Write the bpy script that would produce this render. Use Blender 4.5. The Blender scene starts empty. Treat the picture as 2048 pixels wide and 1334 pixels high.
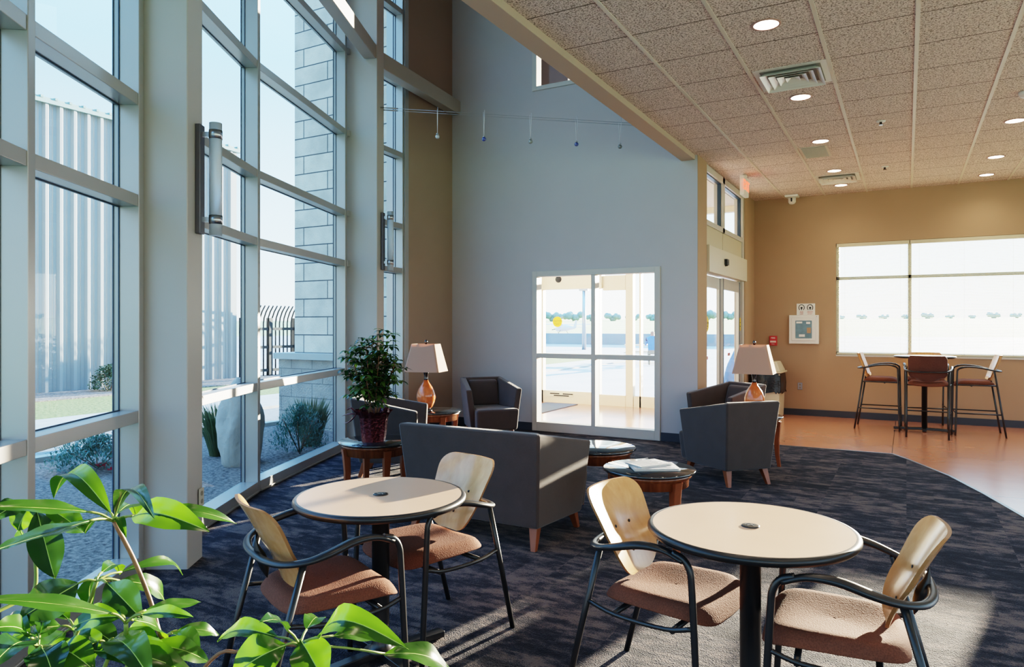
import bpy, bmesh, math, random
from mathutils import Vector, Matrix
random.seed(7)
PI = math.pi
COL = bpy.context.scene.collection

# ------------------------------------------------------------------ camera geometry
TH = math.radians(29.4); SN, CS = math.sin(TH), math.cos(TH)
FPX, HZ, CAMZ = 1400.0, 651.0, 1.48

def at(px, py, fw):
    """photo point at forward distance fw -> place in the room (metres)"""
    u = (px - 1024) / FPX; v = (HZ - py) / FPX
    return Vector((fw * (-SN + u * CS), fw * (CS + u * SN), CAMZ + v * fw))

# ------------------------------------------------------------------ materials
MATS = {}
def nmat(name):
    m = bpy.data.materials.new(name); m.use_nodes = True
    nt = m.node_tree
    return m, nt, nt.nodes['Principled BSDF'], nt.nodes['Material Output']

def mat(name, col, rough=0.6, metal=0.0, spec=0.5, noise=None, bump=None, coat=0.0, emit=None, estr=0.0, sheen=0.0, trans=0.0):
    """noise=(scale, amount) colour mottling; bump=(scale, strength)"""
    if name in MATS: return MATS[name]
    m, nt, b, out = nmat(name)
    b.inputs['Base Color'].default_value = (*col, 1)
    b.inputs['Roughness'].default_value = rough
    b.inputs['Metallic'].default_value = metal
    b.inputs['Specular IOR Level'].default_value = spec
    b.inputs['Coat Weight'].default_value = coat
    b.inputs['Coat Roughness'].default_value = 0.08
    if sheen: b.inputs['Sheen Weight'].default_value = sheen
    if trans: b.inputs['Transmission Weight'].default_value = trans
    if emit:
        b.inputs['Emission Color'].default_value = (*emit, 1); b.inputs['Emission Strength'].default_value = estr
    if noise or bump:
        tc = nt.nodes.new('ShaderNodeTexCoord')
    if noise:
        n = nt.nodes.new('ShaderNodeTexNoise'); n.inputs['Scale'].default_value = noise[0]; n.inputs['Detail'].default_value = 4
        nt.links.new(tc.outputs['Object'], n.inputs['Vector'])
        mx = nt.nodes.new('ShaderNodeMix'); mx.data_type = 'RGBA'
        a = noise[1]
        mx.inputs['A'].default_value = (*[c * (1 - a) for c in col], 1)
        mx.inputs['B'].default_value = (*[min(1, c * (1 + a)) for c in col], 1)
        nt.links.new(n.outputs['Fac'], mx.inputs['Factor'])
        nt.links.new(mx.outputs['Result'], b.inputs['Base Color'])
    if bump:
        n2 = nt.nodes.new('ShaderNodeTexNoise'); n2.inputs['Scale'].default_value = bump[0]; n2.inputs['Detail'].default_value = 3
        nt.links.new(tc.outputs['Object'], n2.inputs['Vector'])
        bp = nt.nodes.new('ShaderNodeBump'); bp.inputs['Strength'].default_value = bump[1]; bp.inputs['Distance'].default_value = 0.01
        nt.links.new(n2.outputs['Fac'], bp.inputs['Height'])
        nt.links.new(bp.outputs['Normal'], b.inputs['Normal'])
    MATS[name] = m
    return m

def N(nt, typ, **kw):
    n = nt.nodes.new(typ)
    for k, v in kw.items():
        if k in n.inputs: n.inputs[k].default_value = v
        else: setattr(n, k, v)
    return n
def math_node(nt, op, a, b=None, c=None):
    n = nt.nodes.new('ShaderNodeMath'); n.operation = op
    for i, x in enumerate((a, b, c)):
        if x is None: continue
        if hasattr(x, 'links') or hasattr(x, 'is_linked'): nt.links.new(x, n.inputs[i])
        else: n.inputs[i].default_value = x
    return n.outputs[0]
def mixc(nt, fac, a, b):
    n = nt.nodes.new('ShaderNodeMix'); n.data_type = 'RGBA'
    for key, x in (('Factor', fac), ('A', a), ('B', b)):
        if hasattr(x, 'is_linked'): nt.links.new(x, n.inputs[key])
        elif key == 'Factor': n.inputs[key].default_value = x
        else: n.inputs[key].default_value = (*x, 1) if len(x) == 3 else x
    return n.outputs['Result']

def glass_mat(name, tint, refl=0.06, rough=0.0):
    m = bpy.data.materials.new(name); m.use_nodes = True; nt = m.node_tree
    for n in list(nt.nodes): nt.nodes.remove(n)
    out = nt.nodes.new('ShaderNodeOutputMaterial')
    t = N(nt, 'ShaderNodeBsdfTransparent'); t.inputs['Color'].default_value = (*tint, 1)
    g = N(nt, 'ShaderNodeBsdfGlossy'); g.inputs['Roughness'].default_value = rough
    lw = N(nt, 'ShaderNodeFresnel'); lw.inputs['IOR'].default_value = 1.35
    f = math_node(nt, 'MULTIPLY', lw.outputs[0], 1.0)
    f = math_node(nt, 'MINIMUM', f, 0.16)
    mx = nt.nodes.new('ShaderNodeMixShader')
    nt.links.new(f, mx.inputs[0]); nt.links.new(t.outputs[0], mx.inputs[1]); nt.links.new(g.outputs[0], mx.inputs[2])
    nt.links.new(mx.outputs[0], out.inputs[0])
    return m

M_GLASS = glass_mat('tinted_glass', (0.70, 0.84, 0.94))
M_CLEAR = glass_mat('clear_glass', (0.97, 0.98, 0.97))

M_WALL = mat('wall_paint', (0.485, 0.475, 0.49), 0.85, noise=(3, .03), bump=(160, .05))
M_TAN = mat('wall_tan_paint', (0.395, 0.275, 0.185), 0.85, noise=(2, .05), bump=(160, .05))
M_BROWN = mat('wall_brown_paint', (0.35, 0.26, 0.205), 0.85, noise=(2, .05), bump=(160, .05))
M_FRAME = mat('painted_frame', (0.55, 0.53, 0.49), 0.45, noise=(4, .03))
M_ALU = mat('curtain_wall_aluminium', (0.45, 0.435, 0.42), 0.32, metal=0.45, noise=(3, .04))
M_COLUMN = mat('column_paint', (0.47, 0.44, 0.41), 0.45, noise=(5, .03))
M_BEAM = mat('beam_paint', (0.40, 0.37, 0.33), 0.5, noise=(5, .03))
M_GASKET = mat('gasket', (0.03, 0.06, 0.10), 0.4)
M_SOFFIT = mat('soffit_paint', (0.50, 0.39, 0.31), 0.8, noise=(4, .03))
M_BASE = mat('base_rubber', (0.045, 0.055, 0.075), 0.45)
M_BLACK = mat('black_metal', (0.018, 0.018, 0.020), 0.32, spec=.6)
M_BLACKP = mat('black_plastic', (0.02, 0.02, 0.022), 0.35)
M_CHROME = mat('brushed_metal', (0.45, 0.46, 0.48), 0.28, metal=1.0)
M_DARKCHROME = mat('dark_chrome', (0.09, 0.085, 0.09), 0.15, metal=0.9)
M_WHITE = mat('white_plastic', (0.75, 0.75, 0.72), 0.4)
M_BEIGE = mat('beige_plastic', (0.62, 0.56, 0.42), 0.45)
M_BAG = mat('bin_bag', (0.012, 0.012, 0.014), 0.25, bump=(18, .6))
M_RED = mat('red_plastic', (0.55, 0.03, 0.03), 0.35)
M_YELLOW = mat('yellow_sticker', (0.95, 0.62, 0.02), 0.5)
M_LOGO = mat('print_dark', (0.02, 0.02, 0.02), 0.5)
M_BRASS = mat('bolt', (0.25, 0.2, 0.15), 0.3, metal=.8)
M_LEG = mat('cherry_wood_leg', (0.25, 0.075, 0.028), 0.42, noise=(14, .25), coat=.1)
M_STONE_TOP = mat('dark_stone_top', (0.020, 0.025, 0.030), 0.06, spec=.9, noise=(120, .7), coat=.6)
M_PAPER = mat('newsprint', (0.72, 0.72, 0.70), 0.7, noise=(60, .12))
M_PRINT = mat('newsprint_ink', (0.10, 0.10, 0.12), 0.7)
M_SOIL = mat('soil', (0.03, 0.02, 0.015), 0.95, bump=(60, .8))
M_CERAMIC = mat('orange_glazed_ceramic', (0.62, 0.16, 0.05), 0.16, noise=(22, .35), coat=.7)
M_BRIDGE = mat('bush_green', (0.05, 0.12, 0.05), 0.6, noise=(20, .4))

def shade_mat():
    m, nt, b, out = nmat('linen_lamp_shade')
    b.inputs['Base Color'].default_value = (0.52, 0.33, 0.25, 1); b.inputs['Roughness'].default_value = .85
    tr = N(nt, 'ShaderNodeBsdfTranslucent'); tr.inputs['Color'].default_value = (0.75, 0.45, 0.3, 1)
    mx = nt.nodes.new('ShaderNodeMixShader'); mx.inputs[0].default_value = .22
    nt.links.new(b.outputs[0], mx.inputs[1]); nt.links.new(tr.outputs[0], mx.inputs[2]); nt.links.new(mx.outputs[0], out.inputs[0])
    tc = N(nt, 'ShaderNodeTexCoord'); w = N(nt, 'ShaderNodeTexNoise', Scale=140.0)
    nt.links.new(tc.outputs['Object'], w.inputs['Vector'])
    bp = N(nt, 'ShaderNodeBump', Strength=.12, Distance=.002); nt.links.new(w.outputs['Fac'], bp.inputs['Height']); nt.links.new(bp.outputs[0], b.inputs['Normal'])
    return m
M_SHADE = shade_mat()

def fabric_mat(name, col, scale=260., var=.2, streak=1.0, sheen=.25, rough=.9):
    m, nt, b, out = nmat(name)
    tc = N(nt, 'ShaderNodeTexCoord')
    v = N(nt, 'ShaderNodeTexVoronoi', Scale=scale)
    nt.links.new(tc.outputs['Object'], v.inputs['Vector'])
    n = N(nt, 'ShaderNodeTexNoise', Scale=9.0, Detail=3.0); nt.links.new(tc.outputs['Object'], n.inputs['Vector'])
    f = math_node(nt, 'MULTIPLY', v.outputs['Distance'], 1.2)
    f = math_node(nt, 'ADD', math_node(nt, 'MULTIPLY', f, .6), math_node(nt, 'MULTIPLY', n.outputs['Fac'], .5))
    c = mixc(nt, f, tuple(x * (1 - var) for x in col), tuple(x * (1 + var) for x in col))
    nt.links.new(c, b.inputs['Base Color'])
    b.inputs['Roughness'].default_value = rough; b.inputs['Sheen Weight'].default_value = sheen; b.inputs['Specular IOR Level'].default_value = .25
    bp = N(nt, 'ShaderNodeBump', Strength=.35, Distance=.003); nt.links.new(v.outputs['Distance'], bp.inputs['Height']); nt.links.new(bp.outputs[0], b.inputs['Normal'])
    return m
M_SOFA = fabric_mat('charcoal_upholstery', (0.072, 0.057, 0.054), 420., .3, sheen=.3)
M_SEAT = fabric_mat('brown_weave', (0.15, 0.058, 0.036), 190., .35, sheen=.0)
M_BACKF = fabric_mat('brown_ribbed_fabric', (0.10, 0.045, 0.035), 150., .3)

def wood_mat(name, c1, c2, rough=.25, scale=1.0, axis='Z', coat=.5):
    m, nt, b, out = nmat(name)
    tc = N(nt, 'ShaderNodeTexCoord'); mp = N(nt, 'ShaderNodeMapping')
    sc = {'Z': (14, 14, 1.3), 'X': (1.3, 14, 14), 'Y': (14, 1.3, 14)}[axis]
    mp.inputs['Scale'].default_value = tuple(s * scale for s in sc)
    nt.links.new(tc.outputs['Object'], mp.inputs['Vector'])
    n = N(nt, 'ShaderNodeTexNoise', Scale=2.0, Detail=6.0, Distortion=.6); nt.links.new(mp.outputs[0], n.inputs['Vector'])
    r = nt.nodes.new('ShaderNodeValToRGB'); r.color_ramp.elements[0].position = .3; r.color_ramp.elements[1].position = .75
    r.color_ramp.elements[0].color = (*c1, 1); r.color_ramp.elements[1].color = (*c2, 1)
    nt.links.new(n.outputs['Fac'], r.inputs[0]); nt.links.new(r.outputs[0], b.inputs['Base Color'])
    b.inputs['Roughness'].default_value = rough; b.inputs['Coat Weight'].default_value = coat; b.inputs['Coat Roughness'].default_value = .12
    return m
M_MAPLE = wood_mat('maple_ply', (0.58, 0.29, 0.11), (0.70, 0.39, 0.17))
M_PLYEDGE = mat('ply_edge', (0.30, 0.15, 0.06), .5)
M_CHERRY = wood_mat('cherry_wood', (0.17, 0.05, 0.018), (0.30, 0.10, 0.035), rough=.25)
M_TOP = mat('maple_laminate', (0.74, 0.50, 0.35), 0.30, noise=(5, .07), coat=.25)

def leaf_mat(name, c1, c2, tl, mix=.45, rough=.28):
    m, nt, b, out = nmat(name)
    tc = N(nt, 'ShaderNodeTexCoord'); n = N(nt, 'ShaderNodeTexNoise', Scale=7.0, Detail=3.0); nt.links.new(tc.outputs['Object'], n.inputs['Vector'])
    c = mixc(nt, n.outputs['Fac'], c1, c2); nt.links.new(c, b.inputs['Base Color'])
    b.inputs['Roughness'].default_value = rough; b.inputs['Specular IOR Level'].default_value = .6
    tr = N(nt, 'ShaderNodeBsdfTranslucent'); tr.inputs['Color'].default_value = (*tl, 1)
    mx = nt.nodes.new('ShaderNodeMixShader'); mx.inputs[0].default_value = mix
    nt.links.new(b.outputs[0], mx.inputs[1]); nt.links.new(tr.outputs[0], mx.inputs[2]); nt.links.new(mx.outputs[0], out.inputs[0])
    return m
M_LEAF = leaf_mat('bright_leaf', (0.022, 0.070, 0.012), (0.045, 0.125, 0.02), (0.12, 0.30, 0.012), .34, .24)
M_LEAF2 = leaf_mat('dark_leaf', (0.012, 0.042, 0.018), (0.028, 0.078, 0.025), (0.06, 0.16, 0.02), .22, .2)
M_VEIN = mat('leaf_vein', (0.35, 0.5, 0.12), .5)
M_STEM = mat('green_stem', (0.20, 0.26, 0.06), .45, noise=(30, .3))
M_STEMR = mat('reddish_stem', (0.22, 0.11, 0.06), .45, noise=(30, .3))
M_FOIL = mat('crimson_foil', (0.10, 0.022, 0.030), 0.22, metal=.7, noise=(50, .5), bump=(45, 1.0))
M_RIBBON = mat('wine_ribbon', (0.12, 0.01, 0.03), 0.3)

def carpet_mat():
    m, nt, b, out = nmat('modular_carpet')
    tc = N(nt, 'ShaderNodeTexCoord'); P = tc.outputs['Object']
    # tile blocks
    sep = N(nt, 'ShaderNodeSeparateXYZ'); nt.links.new(P, sep.inputs[0])
    mp = N(nt, 'ShaderNodeMapping'); mp.inputs['Scale'].default_value = (6.0, 13.0, 1); nt.links.new(P, mp.inputs['Vector'])
    n1 = N(nt, 'ShaderNodeTexNoise', Scale=1.0, Detail=5.0, Roughness=.65); nt.links.new(mp.outputs[0], n1.inputs['Vector'])
    mp2 = N(nt, 'ShaderNodeMapping'); mp2.inputs['Scale'].default_value = (1.64 * 1.0, 1.64 * 2.0, 1); nt.links.new(P, mp2.inputs['Vector'])
    fl = N(nt, 'ShaderNodeVectorMath', operation='FLOOR'); nt.links.new(mp2.outputs[0], fl.inputs[0])
    wn = N(nt, 'ShaderNodeTexWhiteNoise'); wn.noise_dimensions = '2D'; nt.links.new(fl.outputs[0], wn.inputs['Vector'])
    mp3 = N(nt, 'ShaderNodeMapping'); mp3.inputs['Scale'].default_value = (4.9, 9.8, 1); nt.links.new(P, mp3.inputs['Vector'])
    fl3 = N(nt, 'ShaderNodeVectorMath', operation='FLOOR'); nt.links.new(mp3.outputs[0], fl3.inputs[0])
    wn3 = N(nt, 'ShaderNodeTexWhiteNoise'); wn3.noise_dimensions = '2D'; nt.links.new(fl3.outputs[0], wn3.inputs['Vector'])
    # distort noise lookup per tile
    add = N(nt, 'ShaderNodeVectorMath', operation='ADD'); nt.links.new(mp.outputs[0], add.inputs[0])
    sc = N(nt, 'ShaderNodeVectorMath', operation='SCALE'); nt.links.new(wn.outputs['Color'], sc.inputs[0]); sc.inputs['Scale'].default_value = 20.
    nt.links.new(sc.outputs[0], add.inputs[1]); nt.links.new(add.outputs[0], n1.inputs['Vector'])
    f = math_node(nt, 'MULTIPLY', math_node(nt, 'SUBTRACT', n1.outputs['Fac'], .5), 3.6)
    f = math_node(nt, 'ADD', f, math_node(nt, 'MULTIPLY', wn.outputs['Value'], .50))
    f = math_node(nt, 'ADD', f, math_node(nt, 'MULTIPLY', wn3.outputs['Value'], .42))
    fine = N(nt, 'ShaderNodeTexNoise', Scale=190.0, Detail=2.0); nt.links.new(P, fine.inputs['Vector'])
    f = math_node(nt, 'ADD', f, math_node(nt, 'MULTIPLY', math_node(nt, 'SUBTRACT', fine.outputs['Fac'], .5), 1.6))
    r = nt.nodes.new('ShaderNodeValToRGB'); e = r.color_ramp.elements
    e[0].position = 0.0; e[0].color = (0.009, 0.010, 0.018, 1); e[1].position = 1.25 if False else 1.0; e[1].color = (0.135, 0.108, 0.104, 1)
    x = e.new(.45); x.color = (0.027, 0.027, 0.040, 1)
    nt.links.new(f, r.inputs[0]); nt.links.new(r.outputs[0], b.inputs['Base Color'])
    b.inputs['Roughness'].default_value = .92; b.inputs['Sheen Weight'].default_value = .05; b.inputs['Specular IOR Level'].default_value = .2
    v = N(nt, 'ShaderNodeTexVoronoi', Scale=150.0); nt.links.new(P, v.inputs['Vector'])
    bp = N(nt, 'ShaderNodeBump', Strength=.9, Distance=.006); nt.links.new(v.outputs['Distance'], bp.inputs['Height']); nt.links.new(bp.outputs[0], b.inputs['Normal'])
    return m
M_CARPET = carpet_mat()

def concrete_mat():
    m, nt, b, out = nmat('stained_concrete')
    tc = N(nt, 'ShaderNodeTexCoord'); P = tc.outputs['Object']
    n = N(nt, 'ShaderNodeTexNoise', Scale=1.3, Detail=6.0, Roughness=.6); nt.links.new(P, n.inputs['Vector'])
    r = nt.nodes.new('ShaderNodeValToRGB'); e = r.color_ramp.elements
    e[0].position = .3; e[0].color = (0.50, 0.21, 0.12, 1); e[1].position = .72; e[1].color = (0.62, 0.29, 0.175, 1)
    nt.links.new(n.outputs['Fac'], r.inputs[0])
    sep = N(nt, 'ShaderNodeSeparateXYZ'); nt.links.new(P, sep.inputs[0])
    lx = math_node(nt, 'LESS_THAN', math_node(nt, 'ABSOLUTE', math_node(nt, 'ADD', sep.outputs[0], .145)), .005)
    ly = math_node(nt, 'LESS_THAN', math_node(nt, 'ABSOLUTE', math_node(nt, 'SUBTRACT', sep.outputs[1], 7.35)), .005)
    c = mixc(nt, math_node(nt, 'MAXIMUM', lx, ly), r.outputs[0], (.06, .04, .03)); nt.links.new(c, b.inputs['Base Color'])
    b.inputs['Roughness'].default_value = .22; b.inputs['Coat Weight'].default_value = .5; b.inputs['Coat Roughness'].default_value = .18
    n2 = N(nt, 'ShaderNodeTexNoise', Scale=5.0, Detail=3.0); nt.links.new(P, n2.inputs['Vector'])
    bp = N(nt, 'ShaderNodeBump', Strength=.08, Distance=.01); nt.links.new(n2.outputs['Fac'], bp.inputs['Height']); nt.links.new(bp.outputs[0], b.inputs['Normal'])
    return m
M_CONC = concrete_mat()

def ceiling_mat():
    m, nt, b, out = nmat('acoustic_tile')
    tc = N(nt, 'ShaderNodeTexCoord'); P = tc.outputs['Object']
    v = N(nt, 'ShaderNodeTexNoise', Scale=82.0, Detail=2.0, Roughness=.7); nt.links.new(P, v.inputs['Vector'])
    r = nt.nodes.new('ShaderNodeValToRGB'); e = r.color_ramp.elements
    e[0].position = .36; e[0].color = (0.20, 0.145, 0.12, 1); e[1].position = .54; e[1].color = (0.80, 0.68, 0.635, 1)
    nt.links.new(v.outputs['Fac'], r.inputs[0])
    sep = N(nt, 'ShaderNodeSeparateXYZ'); nt.links.new(P, sep.inputs[0])
    def line(o, off, per, w):
        q = math_node(nt, 'MODULO', math_node(nt, 'ADD', o, off), per)
        return math_node(nt, 'LESS_THAN', q, w)
    ly = line(sep.outputs[1], 12.2 - 0.0, .61, .012)
    c = mixc(nt, ly, r.outputs[0], (.16, .12, .10))
    nt.links.new(c, b.inputs['Base Color']); b.inputs['Roughness'].default_value = .95
    bp = N(nt, 'ShaderNodeBump', Strength=.7, Distance=.01); nt.links.new(v.outputs['Fac'], bp.inputs['Height']); nt.links.new(bp.outputs[0], b.inputs['Normal'])
    return m
M_CEIL = ceiling_mat()
M_TBAR = mat('ceiling_grid_paint', (0.62, 0.56, 0.48), .5)

def block_mat(name, w, h, c1, c2, mortar, msize=.006, rot=None, bump=.4, off=(0, 0, 0)):
    m, nt, b, out = nmat(name)
    tc = N(nt, 'ShaderNodeTexCoord'); mp = N(nt, 'ShaderNodeMapping'); mp.inputs['Rotation'].default_value = rot or (PI / 2, 0, 0)
    mp.inputs['Location'].default_value = off
    nt.links.new(tc.outputs['Object'], mp.inputs['Vector'])
    br = N(nt, 'ShaderNodeTexBrick'); nt.links.new(mp.outputs[0], br.inputs['Vector'])
    br.inputs['Scale'].default_value = 1; br.inputs['Brick Width'].default_value = w; br.inputs['Row Height'].default_value = h
    br.inputs['Mortar Size'].default_value = msize; br.inputs['Mortar Smooth'].default_value = 0
    br.inputs['Color1'].default_value = (*c1, 1); br.inputs['Color2'].default_value = (*c2, 1); br.inputs['Mortar'].default_value = (*mortar, 1)
    n = N(nt, 'ShaderNodeTexNoise', Scale=3.0, Detail=6.0); nt.links.new(tc.outputs['Object'], n.inputs['Vector'])
    mx = nt.nodes.new('ShaderNodeMix'); mx.data_type = 'RGBA'; mx.blend_type = 'MULTIPLY'; mx.inputs['Factor'].default_value = .55
    r = nt.nodes.new('ShaderNodeValToRGB'); r.color_ramp.elements[0].position = .35; r.color_ramp.elements[1].position = .6
    r.color_ramp.elements[0].color = (.6, .6, .6, 1)
    nt.links.new(n.outputs['Fac'], r.inputs[0]); nt.links.new(br.outputs['Color'], mx.inputs['A']); nt.links.new(r.outputs[0], mx.inputs['B'])
    nt.links.new(mx.outputs['Result'], b.inputs['Base Color']); b.inputs['Roughness'].default_value = .9
    n3 = N(nt, 'ShaderNodeTexNoise', Scale=40.0, Detail=5.0); nt.links.new(tc.outputs['Object'], n3.inputs['Vector'])
    bp = N(nt, 'ShaderNodeBump', Strength=bump, Distance=.02); nt.links.new(n3.outputs['Fac'], bp.inputs['Height']); nt.links.new(bp.outputs[0], b.inputs['Normal'])
    return m
M_LIME = block_mat('limestone_courses', .96, .268, (0.88, 0.80, 0.66), (0.76, 0.70, 0.60), (0.10, 0.10, 0.10), .008, off=(.2, 0, 0))
M_SPLIT = block_mat('split_face_block', .42, .21, (0.46, 0.44, 0.39), (0.42, 0.40, 0.36), (0.22, 0.22, 0.2), .006, bump=1.0)

def ground_mat(name, cols, scale, bump=.5, rough=.95):
    m, nt, b, out = nmat(name)
    tc = N(nt, 'ShaderNodeTexCoord')
    n = N(nt, 'ShaderNodeTexNoise', Scale=scale, Detail=6.0, Roughness=.7); nt.links.new(tc.outputs['Object'], n.inputs['Vector'])
    r = nt.nodes.new('ShaderNodeValToRGB'); e = r.color_ramp.elements
    e[0].position = .35; e[0].color = (*cols[0], 1); e[1].position = .65; e[1].color = (*cols[1], 1)
    nt.links.new(n.outputs['Fac'], r.inputs[0]); nt.links.new(r.outputs[0], b.inputs['Base Color']); b.inputs['Roughness'].default_value = rough
    bp = N(nt, 'ShaderNodeBump', Strength=bump, Distance=.03); nt.links.new(n.outputs['Fac'], bp.inputs['Height']); nt.links.new(bp.outputs[0], b.inputs['Normal'])
    return m
M_MULCH = ground_mat('wood_mulch', ((0.05, 0.042, 0.038), (0.42, 0.35, 0.30)), 26., 1.0)
M_GRASSG = ground_mat('lawn', ((0.12, 0.15, 0.04), (0.34, 0.36, 0.13)), 14., 1.0)
M_FIELD = ground_mat('airfield_grass', ((0.35, 0.42, 0.16), (0.50, 0.52, 0.26)), .06, 0.0)
M_TARMAC = ground_mat('apron_tarmac', ((0.42, 0.42, 0.42), (0.52, 0.52, 0.52)), .5, .1, .8)
M_PATH = ground_mat('driveway_concrete', ((0.42, 0.40, 0.36), (0.52, 0.50, 0.46)), 3., .1, .9)
M_CURB = mat('curb_concrete', (0.55, 0.53, 0.48), .9, noise=(8, .1))
M_ROAD = ground_mat('asphalt', ((0.26, 0.25, 0.24), (0.36, 0.35, 0.33)), 12., .3, .9)
M_BOULDER = mat('granite_boulder', (0.45, 0.41, 0.36), .9, noise=(5, .3), bump=(16, 1.0))
M_SIDING = mat('corrugated_steel', (0.36, 0.35, 0.33), .5, metal=.0, noise=(1.5, .06))
M_TREES = mat('hazed_trees', (0.28, 0.37, 0.36), .95, noise=(.6, .3))  # pale bluish air haze is mixed into the tree colour
M_FENCE = mat('fence_steel', (0.03, 0.026, 0.024), .5)
M_SPRIG = leaf_mat('ornamental_grass', (0.09, 0.12, 0.06), (0.18, 0.21, 0.11), (.18, .22, .1), .3, .5)
M_SPRUCE = leaf_mat('blue_green_shrub', (0.04, 0.12, 0.09), (0.09, 0.21, 0.15), (.1, .25, .15), .25, .5)
M_ROSE = mat('pink_petals', (0.75, 0.03, 0.10), .5)

# ------------------------------------------------------------------ mesh builder
class MB:
    def __init__(s):
        s.v = []; s.f = []; s.mi = []; s.sm = []
    def add(s, verts, faces, mi=0, smooth=False):
        o = len(s.v); s.v += [tuple(x) for x in verts]
        for f in faces:
            s.f.append(tuple(i + o for i in f)); s.mi.append(mi); s.sm.append(smooth)
    def hexa(s, p, mi=0):   # 8 points: bottom loop 0-3, top loop 4-7
        s.add(p, [(0, 3, 2, 1), (4, 5, 6, 7), (0, 1, 5, 4), (1, 2, 6, 5), (2, 3, 7, 6), (3, 0, 4, 7)], mi)
    def box(s, x0, x1, y0, y1, z0, z1, mi=0):
        s.hexa([(x0, y0, z0), (x1, y0, z0), (x1, y1, z0), (x0, y1, z0), (x0, y0, z1), (x1, y0, z1), (x1, y1, z1), (x0, y1, z1)], mi)
    def obox(s, a, b, outn, w_in, w_out, z0, z1, mi=0):
        """box along plan segment a-b from w_in inside to w_out outside (along outn)"""
        a = Vector(a); b = Vector(b); n = Vector(outn)
        q = [a - n * w_in, b - n * w_in, b + n * w_out, a + n * w_out]
        s.hexa([(*p, z0) for p in q] + [(*p, z1) for p in q], mi)
    def beam(s, a, b, w, h, mi=0, up=(0, 0, 1)):
        a = Vector(a); b = Vector(b); d = (b - a).normalized(); up = Vector(up)
        r = d.cross(up)
        if r.length < 1e-4: r = d.cross(Vector((0, 1, 0)))
        r.normalize(); u = r.cross(d)
        P = []
        for c in (a, b):
            P += [c - r * w / 2 - u * h / 2, c + r * w / 2 - u * h / 2, c + r * w / 2 + u * h / 2, c - r * w / 2 + u * h / 2]
        s.add(P, [(3, 2, 1, 0), (4, 5, 6, 7), (0, 1, 5, 4), (1, 2, 6, 5), (2, 3, 7, 6), (3, 0, 4, 7)], mi)
    def tube(s, pts, r, n=10, mi=0, cap=True, flat=1.0, upv=None):
        pts = [Vector(p) for p in pts]; k = len(pts)
        rs = r if isinstance(r, (list, tuple)) else [r] * k
        fl = flat if isinstance(flat, (list, tuple)) else [flat] * k
        t0 = (pts[1] - pts[0]).normalized()
        ref = Vector(upv) if upv else (Vector((0, 0, 1)) if abs(t0.z) < .9 else Vector((1, 0, 0)))
        nrm = (ref - t0 * ref.dot(t0)).normalized(); prev = t0; V = []
        for i, p in enumerate(pts):
            if i == 0: t = t0
            elif i == k - 1: t = (pts[i] - pts[i - 1]).normalized()
            else: t = ((pts[i + 1] - pts[i]).normalized() + (pts[i] - pts[i - 1]).normalized()).normalized()
            ax = prev.cross(t)
            if ax.length > 1e-6:
                nrm = Matrix.Rotation(prev.angle(t), 3, ax.normalized()) @ nrm
            prev = t; bn = t.cross(nrm).normalized()
            for j in range(n):
                a = 2 * PI * j / n
                V.append(p + nrm * math.cos(a) * rs[i] * fl[i] + bn * math.sin(a) * rs[i])
        F = []
        for i in range(k - 1):
            for j in range(n):
                F.append((i * n + j, i * n + (j + 1) % n, (i + 1) * n + (j + 1) % n, (i + 1) * n + j))
        s.add(V, F, mi, True)
        if cap:
            o = len(s.v) - len(V)
            s.f.append(tuple(o + j for j in reversed(range(n)))); s.mi.append(mi); s.sm.append(False)
            s.f.append(tuple(o + (k - 1) * n + j for j in range(n))); s.mi.append(mi); s.sm.append(False)
    def lathe(s, prof, c=(0, 0, 0), n=32, mi=0, smooth=True, sx=1, sy=1, axis='Z', capb=True, capt=True, mis=None):
        V = []; k = len(prof)
        for (r, z) in prof:
            for j in range(n):
                a = 2 * PI * j / n; x, y = r * math.cos(a) * sx, r * math.sin(a) * sy
                p = (x, y, z) if axis == 'Z' else ((x, z, y) if axis == 'Y' else (z, x, y))
                V.append((c[0] + p[0], c[1] + p[1], c[2] + p[2]))
        o = len(s.v); s.v += V
        for i in range(k - 1):
            for j in range(n):
                f = (i * n + j, i * n + (j + 1) % n, (i + 1) * n + (j + 1) % n, (i + 1) * n + j)
                if axis == 'Y': f = f[::-1]
                s.f.append(tuple(o + q for q in f)); s.mi.append(mis[i] if mis else mi); s.sm.append(smooth)
        if capb: s.f.append(tuple(o + j for j in (reversed(range(n)) if axis != 'Y' else range(n)))); s.mi.append(mis[0] if mis else mi); s.sm.append(False)
        if capt: s.f.append(tuple(o + (k - 1) * n + j for j in (range(n) if axis != 'Y' else reversed(range(n))))); s.mi.append(mis[-1] if mis else mi); s.sm.append(False)
    def prism(s, poly, z0, z1, mi=0):
        n = len(poly)
        s.add([(*p, z0) for p in poly] + [(*p, z1) for p in poly],
              [tuple(reversed(range(n))), tuple(range(n, 2 * n))] + [(i, (i + 1) % n, n + (i + 1) % n, n + i) for i in range(n)], mi)
    def grid(s, rows, mi=0, smooth=True, closed=False):
        a = len(rows); b = len(rows[0]); V = [p for r in rows for p in r]; F = []
        for i in range(a - 1):
            for j in range(b - (0 if closed else 1)):
                F.append((i * b + j, i * b + (j + 1) % b, (i + 1) * b + (j + 1) % b, (i + 1) * b + j))
        s.add(V, F, mi, smooth)
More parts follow.
